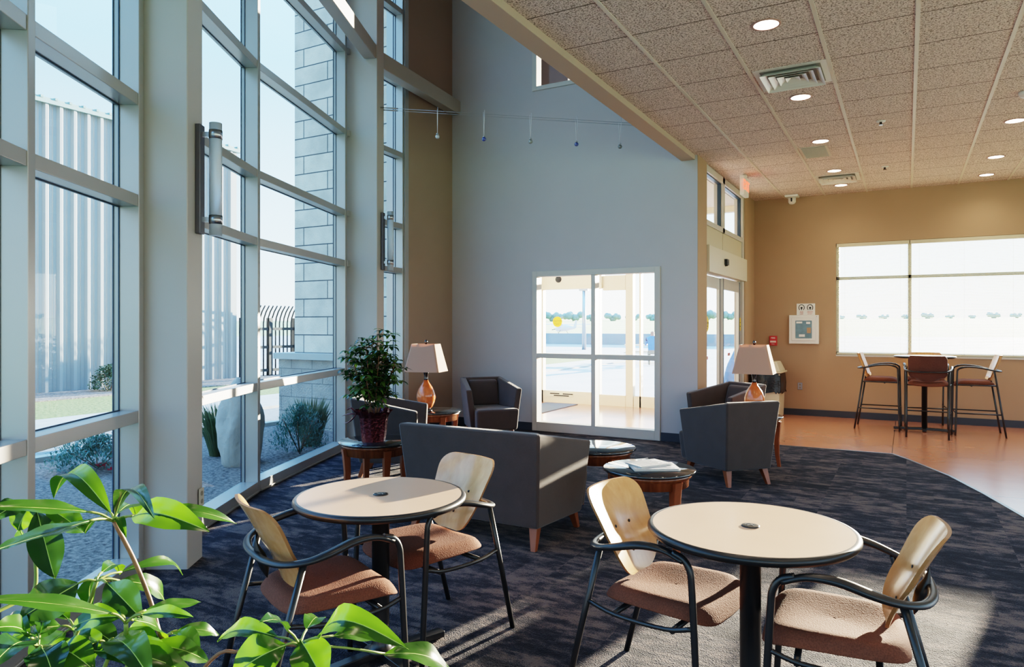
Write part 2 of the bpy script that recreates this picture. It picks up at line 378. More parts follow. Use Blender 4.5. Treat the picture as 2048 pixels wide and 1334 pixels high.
    def build(s, name, mats, parent=None, bevel=0, seg=3, loc=None, solid=0, subsurf=0):
        me = bpy.data.meshes.new(name); me.from_pydata(s.v, [], s.f)
        if not isinstance(mats, (list, tuple)): mats = [mats]
        for m in mats: me.materials.append(m)
        me.polygons.foreach_set('material_index', s.mi); me.polygons.foreach_set('use_smooth', s.sm)
        me.update()
        o = bpy.data.objects.new(name, me); COL.objects.link(o)
        if parent: o.parent = parent
        if loc: o.location = loc
        if solid:
            m = o.modifiers.new('solid', 'SOLIDIFY'); m.thickness = solid; m.offset = 0
        if bevel:
            m = o.modifiers.new('bevel', 'BEVEL'); m.width = bevel; m.segments = seg; m.limit_method = 'ANGLE'; m.angle_limit = math.radians(35)
            me.polygons.foreach_set('use_smooth', [True] * len(me.polygons))
            try: m.harden_normals = True
            except Exception: pass
        if subsurf:
            m = o.modifiers.new('sub', 'SUBSURF'); m.levels = subsurf; m.render_levels = subsurf
        return o

def smooth_path(pts, n=6):
    """Catmull-Rom through points"""
    pts = [Vector(p) for p in pts]; out = []
    P = [pts[0] * 2 - pts[1]] + pts + [pts[-1] * 2 - pts[-2]]
    for i in range(1, len(P) - 2):
        for j in range(n):
            t = j / n; a, b, c, d = P[i - 1], P[i], P[i + 1], P[i + 2]
            out.append(.5 * ((2 * b) + (c - a) * t + (2 * a - 5 * b + 4 * c - d) * t * t + (3 * b - a - 3 * c + d) * t ** 3))
    out.append(pts[-1]); return out

def tag(o, label, cat, group=None, kind=None):
    o['label'] = label; o['category'] = cat
    if group: o['group'] = group
    if kind: o['kind'] = kind
    return o
def thing(name, label, cat, loc=(0, 0, 0), rz=0, group=None, kind=None):
    o = bpy.data.objects.new(name, None); COL.objects.link(o); o.location = loc; o.rotation_euler = (0, 0, rz)
    o.empty_display_size = .1
    return tag(o, label, cat, group, kind)
def dup(root, loc, rz, label, group=None, scale=None):
    r = root.copy(); COL.objects.link(r); r.location = loc; r.rotation_euler = (0, 0, rz); r['label'] = label
    if group: r['group'] = group
    for ch in [c for c in bpy.data.objects if c.parent == root]:
        c = ch.copy(); COL.objects.link(c); c.parent = r
        for g in [c2 for c2 in bpy.data.objects if c2.parent == ch]:
            d = g.copy(); COL.objects.link(d); d.parent = c
    return r
def struct(mb, name, mats, label, cat, **kw):
    return tag(mb.build(name, mats, **kw), label, cat, kind='structure')

# ------------------------------------------------------------------ SETTING: room shell
CZ = 3.60       # low ceiling
TOPZ = 7.6      # atrium top
MUL = [(.9, -2.7), (-.75, -1.5), (-2.14, .02), (-3.40, 1.67), (-3.97, 2.55), (-4.98, 4.29), (-5.79, 6.27), (-5.93, 7.54)]
EDGE_X0 = -2.46

# floors
fp = MB(); fp.prism([(MUL[0][0], MUL[0][1]), (4.6, -2.7), (4.6, 12.55), (-6.3, 12.55), (-6.3, 8.72)] + [(p[0] - .06, p[1]) for p in reversed(MUL[1:])], -.05, 0)
struct(fp, 'floor', M_CONC, 'polished reddish brown stained concrete floor', 'floor')
cp = MB()
edge = [(-2.26, 9.08), (-.14, 9.10), (.02, 8.80), (.37, 8.03), (.60, 7.30), (.80, 6.55), (1.02, 5.4), (1.15, 4.0), (1.2, 2.0), (1.2, -2.68)]
cp.prism([MUL[0], (1.2, -2.68)] + list(reversed(edge[:-1])) + [(-2.26, 8.7), (-5.93, 8.7)] + list(reversed(MUL[1:])), 0.0, .012)
struct(cp, 'floor_carpet', M_CARPET, 'dark blue grey patchwork carpet with a curved edge', 'carpet')
ts = MB()
for a, b in zip(edge[:-1], edge[1:]):
    ts.beam((*a, .011), (*b, .011), .03, .012)
struct(ts, 'trim_1', mat('transition_strip', (.25, .24, .24), .3, metal=.5), 'thin metal strip along the carpet edge', 'trim')

# low ceiling
c = MB(); c.box(-2.30, 4.6, -2.7, 12.55, CZ, CZ + .3)
struct(c, 'ceiling', M_CEIL, 'suspended ceiling of speckled acoustic tiles', 'ceiling')
g = MB()
k = -3
while .068 + .61 * k < 4.6:
    x = .068 + .61 * k; k += 1
    if x > -2.28: g.box(x - .014, x + .014, -2.7, 12.4, CZ - .006, CZ + .002)
struct(g, 'ceiling_grid', M_TBAR, 'painted metal tee bars running between ceiling tiles', 'ceiling grid')
s_ = MB(); s_.box(EDGE_X0, -2.29, -2.7, 8.698, 3.54, TOPZ)
struct(s_, 'wall_balcony', M_SOFFIT, 'beige bulkhead dropping at the edge of the low ceiling', 'bulkhead', bevel=.004)
a_ = MB(); a_.box(-6.6, -2.3, -3, 9.0, TOPZ, TOPZ + .1)
struct(a_, 'ceiling_atrium', M_SOFFIT, 'high ceiling over the glass side of the lobby', 'ceiling')

# back (grey) wall with two window openings
GW0, GW1 = -4.55, -2.75
w = MB()
def wall_y(w, y0, y1, x0, x1, z0, z1, holes):
    xs = sorted(holes, key=lambda h: h[2])
    hx0 = holes[0][0]; hx1 = holes[0][1]
    w.box(x0, hx0, y0, y1, z0, z1); w.box(hx1, x1, y0, y1, z0, z1)
    z = z0
    for h in xs:
        if h[2] > z: w.box(hx0, hx1, y0, y1, z, h[2])
        z = h[3]
    w.box(hx0, hx1, y0, y1, z, z1)
wall_y(w, 8.70, 8.86, -6.2, -2.26, 0, TOPZ, [(GW0, GW1, 0.0, 2.235), (GW0, GW1, 4.76, 6.3)])
struct(w, 'wall_back', M_WALL, 'tall pale grey wall with an interior window', 'wall')
w = MB(); w.box(-6.25, -5.93, 7.60, 8.70, 0, TOPZ); struct(w, 'wall_return', M_BROWN, 'tall shaded brown wall beside the glass', 'wall')
w = MB()
w.box(-2.41, -2.255, 8.701, 9.15, 0, CZ); w.box(-2.41, -2.255, 11.62, 12.4, 0, CZ)
struct(w, 'wall_entrance', M_TAN, 'tan wall around the sliding entrance doors', 'wall')
BW0, BW1 = -.99, 2.15
w = MB(); wall_y(w, 12.40, 12.56, -2.41, 4.6, 0, CZ, [(BW0, BW1, 1.01, 2.80)])
struct(w, 'wall_far', M_TAN, 'tan wall with a wide window and blinds', 'wall')
w = MB(); w.box(4.6, 4.75, -2.8, 12.56, 0, .5); w.box(4.6, 4.75, -2.8, 12.56, 3.2, CZ); w.box(4.6, 4.75, 11.0, 12.56, .5, 3.2); w.box(4.6, 4.75, 5.0, 5.3, .5, 3.2); w.box(.9, 4.75, -2.85, -2.7, 0, .3); w.box(.9, 4.75, -2.85, -2.7, 3.3, CZ)  # out of view; open bands added so sky light reaches the ceiling
w.box(-2.3, .9, -2.85, -2.7, CZ, TOPZ); 
struct(w, 'wall_right', M_TAN, 'unseen tan walls at the right and rear, with openings added for sky light', 'wall')
# baseboards
b = MB(); b.box(-2.25, 4.6, 12.385, 12.40, 0.0, .105); struct(b, 'baseboard_far', M_BASE, 'dark blue rubber baseboard under the tan wall', 'baseboard')
b = MB(); b.box(-5.93, GW0 - .03, 8.686, 8.70, .012, .12); b.box(GW1 + .03, -2.26, 8.686, 8.70, .012, .12); b.box(-2.255, -2.243, 8.70, 9.14, .0, .12)
struct(b, 'baseboard_back', M_BASE, 'dark blue rubber baseboard under the grey wall', 'baseboard')
b = MB(); b.box(-5.93, -5.916, 7.61, 8.70, .012, .12); struct(b, 'baseboard_return', M_BASE, 'dark baseboard under the brown wall', 'baseboard')

# ------------------------------------------------------------------ curtain wall
LEV = [.94, 2.22, 2.82, 3.78, 4.76, 5.72, 6.7]
RH, DEP, MW = .072, .15, .062
def nrm2(a, b):
    d = (Vector(b) - Vector(a)).normalized(); return Vector((-d.y, d.x)), d
names = ['far right behind the camera', 'behind the camera', 'nearest glass bay at the left edge', 'narrow bay left of the big column',
         'bay just past the big column', 'bay with the stone pylon behind it', 'narrow last bay beside the brown wall']
for i in range(len(MUL) - 1):
    a, bb = Vector(MUL[i]), Vector(MUL[i + 1])
    n, d = nrm2(a, bb)
    out = n if n.x < 0 else -n
    if i == 0: out = Vector((-abs(n.x), -abs(n.y)))
    root = thing('window_%d' % (i + 1), 'tall curtain wall window, ' + names[i], 'window', kind='structure')
    a2, b2 = a + d * MW / 2, bb - d * MW / 2
    for z in LEV:
        r = MB(); r.obox(a2, b2, out, -.006, DEP, z - RH / 2, z + RH / 2); r.build('rail', M_ALU, root, bevel=.004, seg=2)
    r = MB(); r.obox(a2, b2, out, 0.0, DEP, 0.0, .105); r.obox(a2, b2, out, .012, 0, 0.012, .03); r.build('sill', M_ALU, root, bevel=.004, seg=2)
    # mullion at the far end of each bay
    m = MB(); m.obox(bb - d * MW / 2, bb + d * MW / 2, out, 0, DEP, 0, TOPZ); m.build('mullion', M_ALU, root, bevel=.004, seg=2)
    gl = MB(); q0, q1 = a2 + out * .125, b2 + out * .125
    gl.add([(*q0, .1), (*q1, .1), (*q1, TOPZ), (*q0, TOPZ)], [(0, 1, 2, 3)])
    gl.build('pane', M_GLASS, root)
    gk = MB()
    for (e, s) in ((a2, 1), (b2, -1)):
        for o in (.112, .145): 
            e0 = e + out * o; gk.obox(e0, e0 + d * .007 * s, out, 0, .006, .1, TOPZ)
    for z in LEV:
        for zz in (z - RH / 2 - .007, z + RH / 2):
            gk.obox(a2, b2, out, -.112, .120, zz, zz + .007)
    gk.build('gasket', M_GASKET, root)
wo = MB(); wo.obox((-5.93, 7.54), (-5.93, 7.62), (-1, 0), .02, .3, 0, TOPZ); struct(wo, 'trim_2', M_ALU, 'metal post closing the glass wall at the corner', 'trim')

# columns
n_in = Vector((.86, .505)).normalized(); t_al = Vector((-.545, .838)).normalized()
def column(name, A, nin, tal, dn, dt, label):
    A = Vector(A); q = [A, A + nin * dn, A + nin * dn + tal * dt, A + tal * dt]
    m = MB(); m.prism([tuple(p) for p in (q[0] - nin * .10, q[1], q[2], q[3] - nin * .10)], 0.0, TOPZ)
    return struct(m, name, M_COLUMN, label, 'column', bevel=.008), q
C1, q1 = column('column', (-3.985, 2.585), n_in, t_al, .25, .24, 'big square painted column nearest the camera by the glass wall')
n2 = Vector((.955, .295)).normalized(); t2 = Vector((-.295, .955)).normalized()
C2, q2 = column('column', (-5.765, 6.37), n2, t2, .30, .21, 'slimmer square column farther along the glass wall, behind the plant')
# ring beam pieces
bm1 = (q1[1] + q1[2]) / 2 - n_in * .07; bm2 = (q2[1] + q2[0]) / 2 + n2 * .06
m = MB(); m.beam((*bm1, 4.74), (*(bm2), 4.74), .15, .17); struct(m, 'beam', M_BEAM, 'horizontal steel beam between the two columns high up', 'beam', bevel=.01)
e2 = (q2[3] + q2[2]) / 2 + n2 * .05
m = MB(); m.beam((*e2, 4.72), (-5.86, 8.70, 4.72), .15, .20); struct(m, 'beam', M_BEAM, 'horizontal steel beam from the far column to the brown wall corner', 'beam', bevel=.01)

# ------------------------------------------------------------------ interior window in grey wall
def frame_window(name, x0, x1, z0, z1, yf, mid_z, fw, foot, label, head):
    r = thing(name, label, 'window', kind='structure')
    m = MB(); D0, D1 = yf - .02, yf + .13
    m.box(x0 - .02, x0 + fw, D0, D1, z0, z1); m.box(x1 - fw, x1 + .02, D0, D1, z0, z1)
    m.box(x0 + fw, x1 - fw, D0, D1, z1 - head, z1 + .0); m.box(x0 + fw, x1 - fw, D0, D1, z0, z0 + foot)
    m.build('window_frame', M_FRAME, r, bevel=.003, seg=2)
    xm = (x0 + x1) / 2
    m = MB(); m.box(xm - .03, xm + .03, D0 + .005, D1 - .005, z0 + foot, z1 - head); m.build('mullion', M_FRAME, r, bevel=.002, seg=1)
    if mid_z:
        m = MB(); m.box(x0 + fw, xm - .03, D0 + .005, D1 - .005, mid_z - .032, mid_z + .032); m.box(xm + .03, x1 - fw, D0 + .005, D1 - .005, mid_z - .032, mid_z + .032)
        m.build('rail', M_FRAME, r, bevel=.002, seg=1)
    m = MB(); m.add([(x0 + fw, yf + .06, z0 + foot), (x1 - fw, yf + .06, z0 + foot), (x1 - fw, yf + .06, z1 - head), (x0 + fw, yf + .06, z1 - head)], [(0, 1, 2, 3)])
    m.build('pane', M_CLEAR, r)
    return r
frame_window('window_8', GW0, GW1, 0.012, 2.235, 8.70, 1.06, .055, .125, 'interior window of four panes in the grey wall', .075)
frame_window('window_9', GW0, GW1, 4.76, 6.3, 8.70, None, .05, .06, 'upstairs window high in the grey wall', .06)

# ------------------------------------------------------------------ vestibule behind the grey wall
w = MB(); w.box(-6.35, -6.2, 8.86, 12.2, 0, TOPZ); struct(w, 'wall_vestibule', mat('vestibule_paint', (.75, .72, .62), .7), 'cream side wall of the entrance vestibule', 'wall')
w = MB(); w.box(-6.2, -2.41, 8.86, 12.2, 3.5, 3.62); struct(w, 'ceiling_vestibule', mat('vestibule_ceiling', (.75, .72, .66), .8), 'cream ceiling of the entrance vestibule', 'ceiling')
M_CREAM = mat('cream_storefront', (.80, .73, .58), .5, noise=(3, .03))
root = thing('window_10', 'outer glass storefront of the vestibule facing the airfield', 'window', kind='structure')
m = MB(); Y0, Y1 = 12.12, 12.24
for x, wd in ((-6.17, .06), (-4.98, .03), (-4.385, .14), (-4.18, .03), (-2.44, .06)): m.box(x - wd / 2, x + wd / 2, Y0, Y1, 0, 3.5)
m.build('post', M_CREAM, root)
m = MB(); m.box(-6.2, -4.9, Y0 - .06, Y1, 2.17, 2.52); m.box(-4.9, -4.46, Y0, Y1, 2.13, 2.4); m.box(-4.3, -2.41, Y0, Y1, 2.42, 2.5); m.box(-6.2, -2.41, Y0, Y1, 3.4, 3.5)
m.build('header', M_CREAM, root)
m = MB(); m.box(-6.2, -5.0, Y0, Y1, 0, .23); m.box(-5.0, -4.46, Y0, Y1, 0, .2); m.box(-4.3, -2.41, Y0, Y1, 0, .2); m.build('knee_panel', M_CREAM, root)
m = MB(); m.add([(-6.15, 12.18, .2), (-2.45, 12.18, .2), (-2.45, 12.18, 3.4), (-6.15, 12.18, 3.4)], [(0, 1, 2, 3)]); m.build('pane', M_CLEAR, root)
m = MB(); m.lathe([(.0, -.02), (.045, -.012), (.06, .02), (.07, .04)], (-5.78, 12.03, 2.36), 20, axis='Y'); 
tag(m.build('motion_sensor', M_BLACKP), 'small black motion sensor over the outer door', 'sensor')
m = MB(); m.box(-6.0, -5.35, 9.2, 12.0, .0, .012)
tag(m.build('door_mat', mat('grey_mat', (.16, .18, .2), .9, noise=(40, .3))), 'grey walk off mat on the vestibule floor', 'mat')
# knee sign (unreadable small print)
m = MB(); m.box(-5.98, -5.50, 12.105, 12.119, .12, .19); m.box(-5.98, -5.78, 12.102, 12.106, .165, .185, 1); m.box(-5.71, -5.50, 12.102, 12.106, .165, .185, 1); m.box(-5.90, -5.58, 12.102, 12.106, .13, .15, 1)
tag(m.build('door_sign', [M_CREAM, M_LOGO]), 'narrow black lettered strip at the foot of the outer door', 'sign')
# round sticker CAUTION AUTOMATIC DOOR
def text_mesh(txt, size, M, extrude=.0006, align='CENTER', spacing=1.0):
    cu = bpy.data.curves.new('lettering', 'FONT'); cu.body = txt; cu.size = size; cu.extrude = extrude; cu.align_x = align; cu.align_y = 'CENTER'; cu.space_line = spacing
    o = bpy.data.objects.new('tmp', cu); COL.objects.link(o)
    dg = bpy.context.evaluated_depsgraph_get(); me = bpy.data.meshes.new_from_object(o.evaluated_get(dg)); bpy.data.objects.remove(o)
    me.materials.clear(); me.materials.append(M); return me
def text(txt, size, M, parent, loc, rot, **kw):
    me = text_mesh(txt, size, M, **kw); o = bpy.data.objects.new('lettering', me); COL.objects.link(o); o.parent = parent; o.location = loc; o.rotation_euler = rot; return o
def sticker(loc, rot, r, label):
    t = thing('caution_sticker', label, 'sticker', loc); t.rotation_euler = rot
    m = MB(); m.lathe([(r, -.001), (r, .001)], (0, 0, 0), 32, smooth=False); m.build('disc', M_YELLOW, t)
    text('CAUTION', r * .46, M_LOGO, t, (0, r * .15, .0015), (0, 0, 0)); text('AUTOMATIC\nDOOR', r * .26, M_LOGO, t, (0, -r * .38, .0015), (0, 0, 0))
    return t
sticker((-5.82, 12.10, 1.55), (PI / 2, 0, 0), .10, 'round yellow caution sticker on the outer vestibule door')

# upstairs room behind the upper window
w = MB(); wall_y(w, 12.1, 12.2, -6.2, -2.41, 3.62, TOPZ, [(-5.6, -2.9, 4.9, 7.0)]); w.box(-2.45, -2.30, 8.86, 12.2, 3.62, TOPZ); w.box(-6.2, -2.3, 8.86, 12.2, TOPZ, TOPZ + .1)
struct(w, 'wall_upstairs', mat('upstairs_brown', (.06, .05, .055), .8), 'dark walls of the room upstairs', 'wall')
hr = thing('stair_railing', 'pale curved handrail upstairs behind the high window', 'railing')
m = MB(); m.tube(smooth_path([(-4.1, 9.6, 5.45), (-3.9, 9.6, 5.35), (-3.65, 9.6, 5.05), (-3.5, 9.6, 4.9)]), .03); m.build('handrail', M_CHROME, hr)
for x in (-3.72, -3.30):
    m = MB(); m.tube([(x, 9.6, 3.63), (x, 9.6, 5.1)], .02); m.build('post', M_WHITE, hr)

# ------------------------------------------------------------------ sliding entrance door in wall x=-2.26
DX0, DX1 = -2.40, -2.28
root = thing('door_1', 'sliding glass entrance doors with a tall transom', 'door', kind='structure')
m = MB()
m.box(DX0, DX1 + .01, 9.15, 9.22, 0, 3.59); m.box(DX0, DX1 + .01, 11.50, 11.62, 0, 3.59)
m.box(DX0, DX1 + .01, 9.22, 11.5, 3.50, 3.59); m.box(DX0, DX1 + .01, 9.22, 11.5, 2.80, 2.87); m.box(DX0, DX1 + .01, 10.14, 10.26, 2.80, 3.59)
m.build('door_frame', M_FRAME, root, bevel=.003, seg=1)
m = MB(); m.box(DX0 + .02, DX1 - .01, 9.22, 10.19, 2.53, 2.80); m.box(DX0 + .02, DX1 - .01, 10.21, 11.5, 2.53, 2.80); m.build('transom_panel', mat('panel_beige', (.55, .49, .36), .5), root)
m = MB(); m.box(DX0, DX1 + .06, 9.16, 11.60, 2.18, 2.53); m.build('operator_housing', mat('operator_beige', (.62, .57, .46), .4), root, bevel=.006, seg=2)
m = MB(); m.box(DX1 + .06, DX1 + .10, 10.0, 10.12, 2.33, 2.41); m.lathe([(.05, 0), (.045, .03), (.02, .045)], (DX1 + .06, 10.06, 2.36), 16, axis='X'); m.build('sensor', M_BLACKP, root)
def leaf(y0, y1, x):
    m = MB(); fw = .05
    m.box(x - .02, x + .02, y0, y0 + fw, .02, 2.16); m.box(x - .02, x + .02, y1 - fw, y1, .02, 2.16); m.box(x - .02, x + .02, y0 + fw, y1 - fw, .02, .2); m.box(x - .02, x + .02, y0 + fw, y1 - fw, 2.0, 2.16)
    o = m.build('door_leaf', mat('door_alu', (.62, .60, .55), .3, metal=.3), root, bevel=.002, seg=1)
    m = MB(); m.add([(x, y0 + fw, .2), (x, y1 - fw, .2), (x, y1 - fw, 2.0), (x, y0 + fw, 2.0)], [(0, 1, 2, 3)]); m.build('pane', M_CLEAR, o)
    m = MB(); m.box(x + .02, x + .026, y0 + .002, y0 + .012, .02, 2.16); m.box(x + .02, x + .026, y1 - .012, y1 - .002, .02, 2.16); m.build('seal', M_GASKET, o)
leaf(9.22, 10.26, -2.36); leaf(10.28, 11.40, -2.32)
m = MB(); m.box(-2.36, -2.30, 11.40, 11.5, 0, 2.16); m.build('jamb', M_ALU, root)
m = MB()
for (y0, y1, z0, z1) in ((9.22, 10.14, 2.87, 3.50), (10.26, 11.5, 2.87, 3.50)):
    m.add([(-2.35, y0, z0), (-2.35, y1, z0), (-2.35, y1, z1), (-2.35, y0, z1)], [(0, 1, 2, 3)])
m.build('transom_pane', M_CLEAR, root)
m = MB()
for (y0, y1, z0, z1) in ((9.22, 10.14, 2.87, 3.50), (10.26, 11.5, 2.87, 3.50)):
    m.box(-2.35, -2.30, y1 - .012, y1, z0, z1); m.box(-2.35, -2.30, y0, y1, z1 - .012, z1)
m.build('gasket', M_GASKET, root)
def oval(loc, rot, rx, rz, label):
    t = thing('caution_sticker', label, 'sticker', loc); t.rotation_euler = rot
    m = MB(); m.lathe([(1, -.001), (1, .001)], (0, 0, 0), 32, smooth=False, sx=rx, sy=rz); m.build('disc', M_YELLOW, t)
    text('CAUTION', rx * .42, M_LOGO, t, (0, .01, .0015), (0, 0, 0)); text('AUTOMATIC\nDOOR', rx * .24, M_LOGO, t, (0, -.045, .0015), (0, 0, 0))
oval((-2.352, 9.52, 1.50), (PI / 2, 0, PI / 2), .13, .11, 'round yellow caution sticker on the left sliding door leaf')
m = MB(); m.box(-2.298, -2.296, 11.42, 11.48, 1.40, 1.60); m.box(-2.296, -2.2955, 11.43, 11.47, 1.46, 1.475, 1); m.box(-2.296, -2.2955, 11.43, 11.47, 1.52, 1.535, 1)
tag(m.build('jamb_sticker', [M_YELLOW, M_LOGO]), 'small yellow sticker on the door jamb', 'sticker')
m = MB(); m.box(-2.352, -2.350, 9.45, 9.60, 1.02, 1.06); m.box(-2.350, -2.3495, 9.47, 9.58, 1.035, 1.045, 1)
tag(m.build('red_decal', [M_RED, M_WHITE]), 'small red decal low on the left sliding door leaf', 'sticker')
m = MB(); m.box(-2.312, -2.310, 10.62, 10.78, 1.03, 1.07); m.box(-2.310, -2.3095, 10.64, 10.76, 1.045, 1.055, 1)
tag(m.build('red_decal', [M_RED, M_WHITE]), 'small red decal low on the right sliding door leaf', 'sticker')

# ------------------------------------------------------------------ far window + blinds
root = thing('window_11', 'wide window in the tan wall behind the blinds', 'window', kind='structure')
m = MB(); F0, F1 = 12.44, 12.55
for x in (BW0 + .02, .045, BW1 - .02): m.box(x - .025, x + .025, F0, F1, 1.01, 2.80)
m.build('mullion', mat('window_alu', (.5, .47, .38), .4), root)
m = MB()
for z in (1.03, 2.24, 2.78): m.box(BW0, BW1, F0, F1, z - .025, z + .025)
m.build('rail', mat('window_alu', (.5, .47, .38), .4), root)
m = MB(); m.add([(BW0, 12.5, 1.01), (BW1, 12.5, 1.01), (BW1, 12.5, 2.8), (BW0, 12.5, 2.8)], [(0, 1, 2, 3)]); m.build('pane', M_CLEAR, root)
m = MB(); m.box(BW0 - .0, BW1, 12.385, 12.44, .985, 1.012); m.build('window_sill', M_FRAME, root)
M_BLIND = leaf_mat('cream_blind', (.70, .68, .58), (.72, .70, .6), (.8, .78, .6), .3, .5)
for (x0, x1, lab) in ((BW0 + .01, .04, 'open cream venetian blind over the left part of the far window'), (.05, BW1 - .01, 'open cream venetian blind over the wide right part of the far window')):
    t = thing('window_blind', lab, 'blind', (x0, 12.42, 0))
    L = x1 - x0
    m = MB(); m.box(0, L, -.025, .02, 2.74, 2.795); m.build('headrail', M_BEIGE, t)
    m = MB(); z = 1.045
    while z < 2.735:
        m.add([(0.005, -.0120, z - .0042), (L - .005, -.0120, z - .0042), (L - .005, .0, z + .0010), (.005, 0, z + .0010), (L - .005, .0120, z + .0042), (.005, .0120, z + .0042)], [(0, 1, 2, 3), (3, 2, 4, 5)]); z += .0225
    m.build('slat', M_BLIND, t)
    m = MB(); m.box(0, L, -.012, .012, 1.022, 1.04); m.build('bottom_rail', M_BEIGE, t)
    m = MB()
    for x in ([.12, L - .12] if L < 1.5 else [.12, .7, 1.3, L - .12]):
        m.tube([(x, -.014, 1.03), (x, -.014, 2.75)], .0012, 5)
    m.build('ladder_cord', M_BEIGE, t)

# ------------------------------------------------------------------ FURNITURE
RG = 'cafe chairs'
def cafe_chair():
    """faces +Y, origin on the floor under the seat"""
    t = thing('cafe_chair', '', 'chair')
    # seat: padded square, rounded
    rows = []; nU, nV = 14, 14
    def seat_pt(u, v, top):
        # superellipse footprint
        a = 2 * PI * u; ca, sa = math.cos(a), math.sin(a); e = .42
        x = .236 * math.copysign(abs(ca) ** e, ca) * v; y = .228 * math.copysign(abs(sa) ** e, sa) * v + .012
        x *= (1 + .06 * (y / .245))
        rr = v
        if top: z = .470 + .010 * (1 - rr ** 4) - .040 * max(0, (rr - .8) / .2) ** 2.2
        else: z = .415 + .010 * max(0, (rr - .85) / .15)
        z += -.018 * max(0, (y - .13) / .11) ** 2 + .02 * (x / .25) ** 2 - .006
        z -= .012 * math.exp(-((y + .05) / .14) ** 2 - (x / .15) ** 2) * (1 if top else 0)
        return (x, y, z)
    m = MB(); K = 40
    vs = [0.02, .3, .55, .72, .83, .9, .95, .985, 1.0]
    rows = [[seat_pt(j / K, v, True) for j in range(K)] for v in vs] + [[seat_pt(j / K, v, False) for j in range(K)] for v in (1.0, .9, .5, .02)]
    m.grid(rows, 0, True, closed=True); m.build('seat', M_SEAT, t)
    # plywood back: curved shell
    m = MB(); R = []; nz, nx = 22, 13; th = .006
    for side in (0, 1):
        G = []
        for i in range(nz + 1):
            s = .5 - .5 * math.cos(PI * i / nz); z = .485 + .335 * s
            hw = .150 + .045 * min(1, s / .8)
            dt = (s - .84) / .16
            if dt > 0: hw -= .055 * (1 - math.sqrt(max(0, 1 - dt * dt)))
            db = (.42 - s) / .42
            if db > 0: hw -= .095 * (1 - math.sqrt(max(0, 1 - db * db)))
            row = []
            for j in range(nx + 1):
                q = -1 + 2 * j / nx; x = hw * q
                zz = z
                y = -.170 - .10 * s - .05 * s * s + .05 * (x / .21) ** 2 + .02 * math.cos(s * PI) * (1 if s < .5 else .3)
                row.append((x, y + (th if side else -th), zz))
            G.append(row)
        R.append(G)
    m.grid(R[1], 0); m.grid([list(reversed(r)) for r in R[0]], 0)
    # edges
    def edge_strip(f, b_): m.grid([f, b_], 1, False)
    edge_strip(R[0][0], R[1][0]); edge_strip(R[1][-1], R[0][-1])
    edge_strip([r[0] for r in R[1]], [r[0] for r in R[0]]); edge_strip([r[-1] for r in R[0]], [r[-1] for r in R[1]])
    m.build('backrest', [M_MAPLE, M_PLYEDGE], t)
    m = MB()
    for (x, z) in ((0, .565), (-.055, .66), (.055, .66)):
        s = (z - .485) / .335; y = -.170 - .10 * s - .05 * s * s + .05 * (x / .21) ** 2 + .02 * math.cos(s * PI) + th
        m = MB(); m.lathe([(.0075, -.001), (.0065, .003), (.003, .004)], (x, y, z), 12, axis='Y'); m.build('bolt', M_BLACK, t)
    # back bracket spindle
    m = MB(); m.tube(smooth_path([(0, -.228, .52), (0, -.238, .56), (0, -.251, .60), (0, -.266, .64), (0, -.271, .68)], 4), [.002, .006, .010, .013, .016, .018, .019, .02, .02, .019, .017, .015, .012, .009, .007, .004, .002][:17], 10, flat=1.0)
    m.build('back_bracket', M_BLACKP, t)
    # arm ring: from left front leg top, around the back
    pts = [(-.270, .165, .655), (-.274, .09, .682), (-.280, .0, .683), (-.290, -.10, .660), (-.270, -.17, .640), (-.210, -.235, .626), (-.11, -.270, .62), (0, -.278, .62),
           (.11, -.270, .62), (.210, -.235, .626), (.270, -.17, .640), (.290, -.10, .660), (.280, 0, .683), (.274, .09, .682), (.270, .165, .655)]
    P = smooth_path(pts, 5); m = MB()
    k = len(P)
    rad = [.0165 + .007 * math.exp(-((abs(i / (k - 1) - .5) - .33) / .1) ** 2) for i in range(k)]
    m.tube(P, rad, 12, flat=.62, upv=(0, 0, 1)); m.build('arm_ring', M_BLACKP, t, subsurf=0)
    for s in (-1, 1):
        m = MB(); m.tube(smooth_path([(s * .271, .125, .678), (s * .271, .165, .664), (s * .271, .190, .628), (s * .271, .198, .56), (s * .272, .212, .3), (s * .273, .228, .012)], 5), .0125, 10); m.build('leg', M_BLACK, t)
        m = MB(); m.tube([(s * .258, -.180, .63), (s * .250, -.270, .30), (s * .245, -.345, .012)], .0125, 10); m.build('leg', M_BLACK, t)
    m = MB()
    for s in (-1, 1):
        m.tube(smooth_path([(s * .272, .205, .43), (s * .271, .10, .402), (s * .270, -.10, .400), (s * .254, -.240, .42)], 4), .009, 8)
    for y in (.12, -.12): m.tube([(-.265, y, .398), (.265, y, .398)], .011, 8)
    m.build('seat_frame', M_BLACK, t)
    return t

chairs = [((-2.03, 2.075), 66, 'wooden backed chair left of the nearer left round table, its back to the camera'),
          ((-2.0, 2.705), 254, 'wooden backed chair behind the left round table, its glossy back in front of the loveseat'),
          ((-.80, 2.715), -9, 'wooden backed chair at the left side of the right round table'),
          ((-.205, 2.67), 184, 'wooden backed chair at the right side of the right round table')]
base_chair = cafe_chair()
for i, ((x, y), ang, lab) in enumerate(chairs):
    rz = math.radians(ang - 90)
    if i == 0:
        base_chair.location = (x, y, .0); base_chair.rotation_euler = (0, 0, rz); base_chair['label'] = lab; base_chair['group'] = RG
    else: dup(base_chair, (x, y, 0), rz, lab, RG)

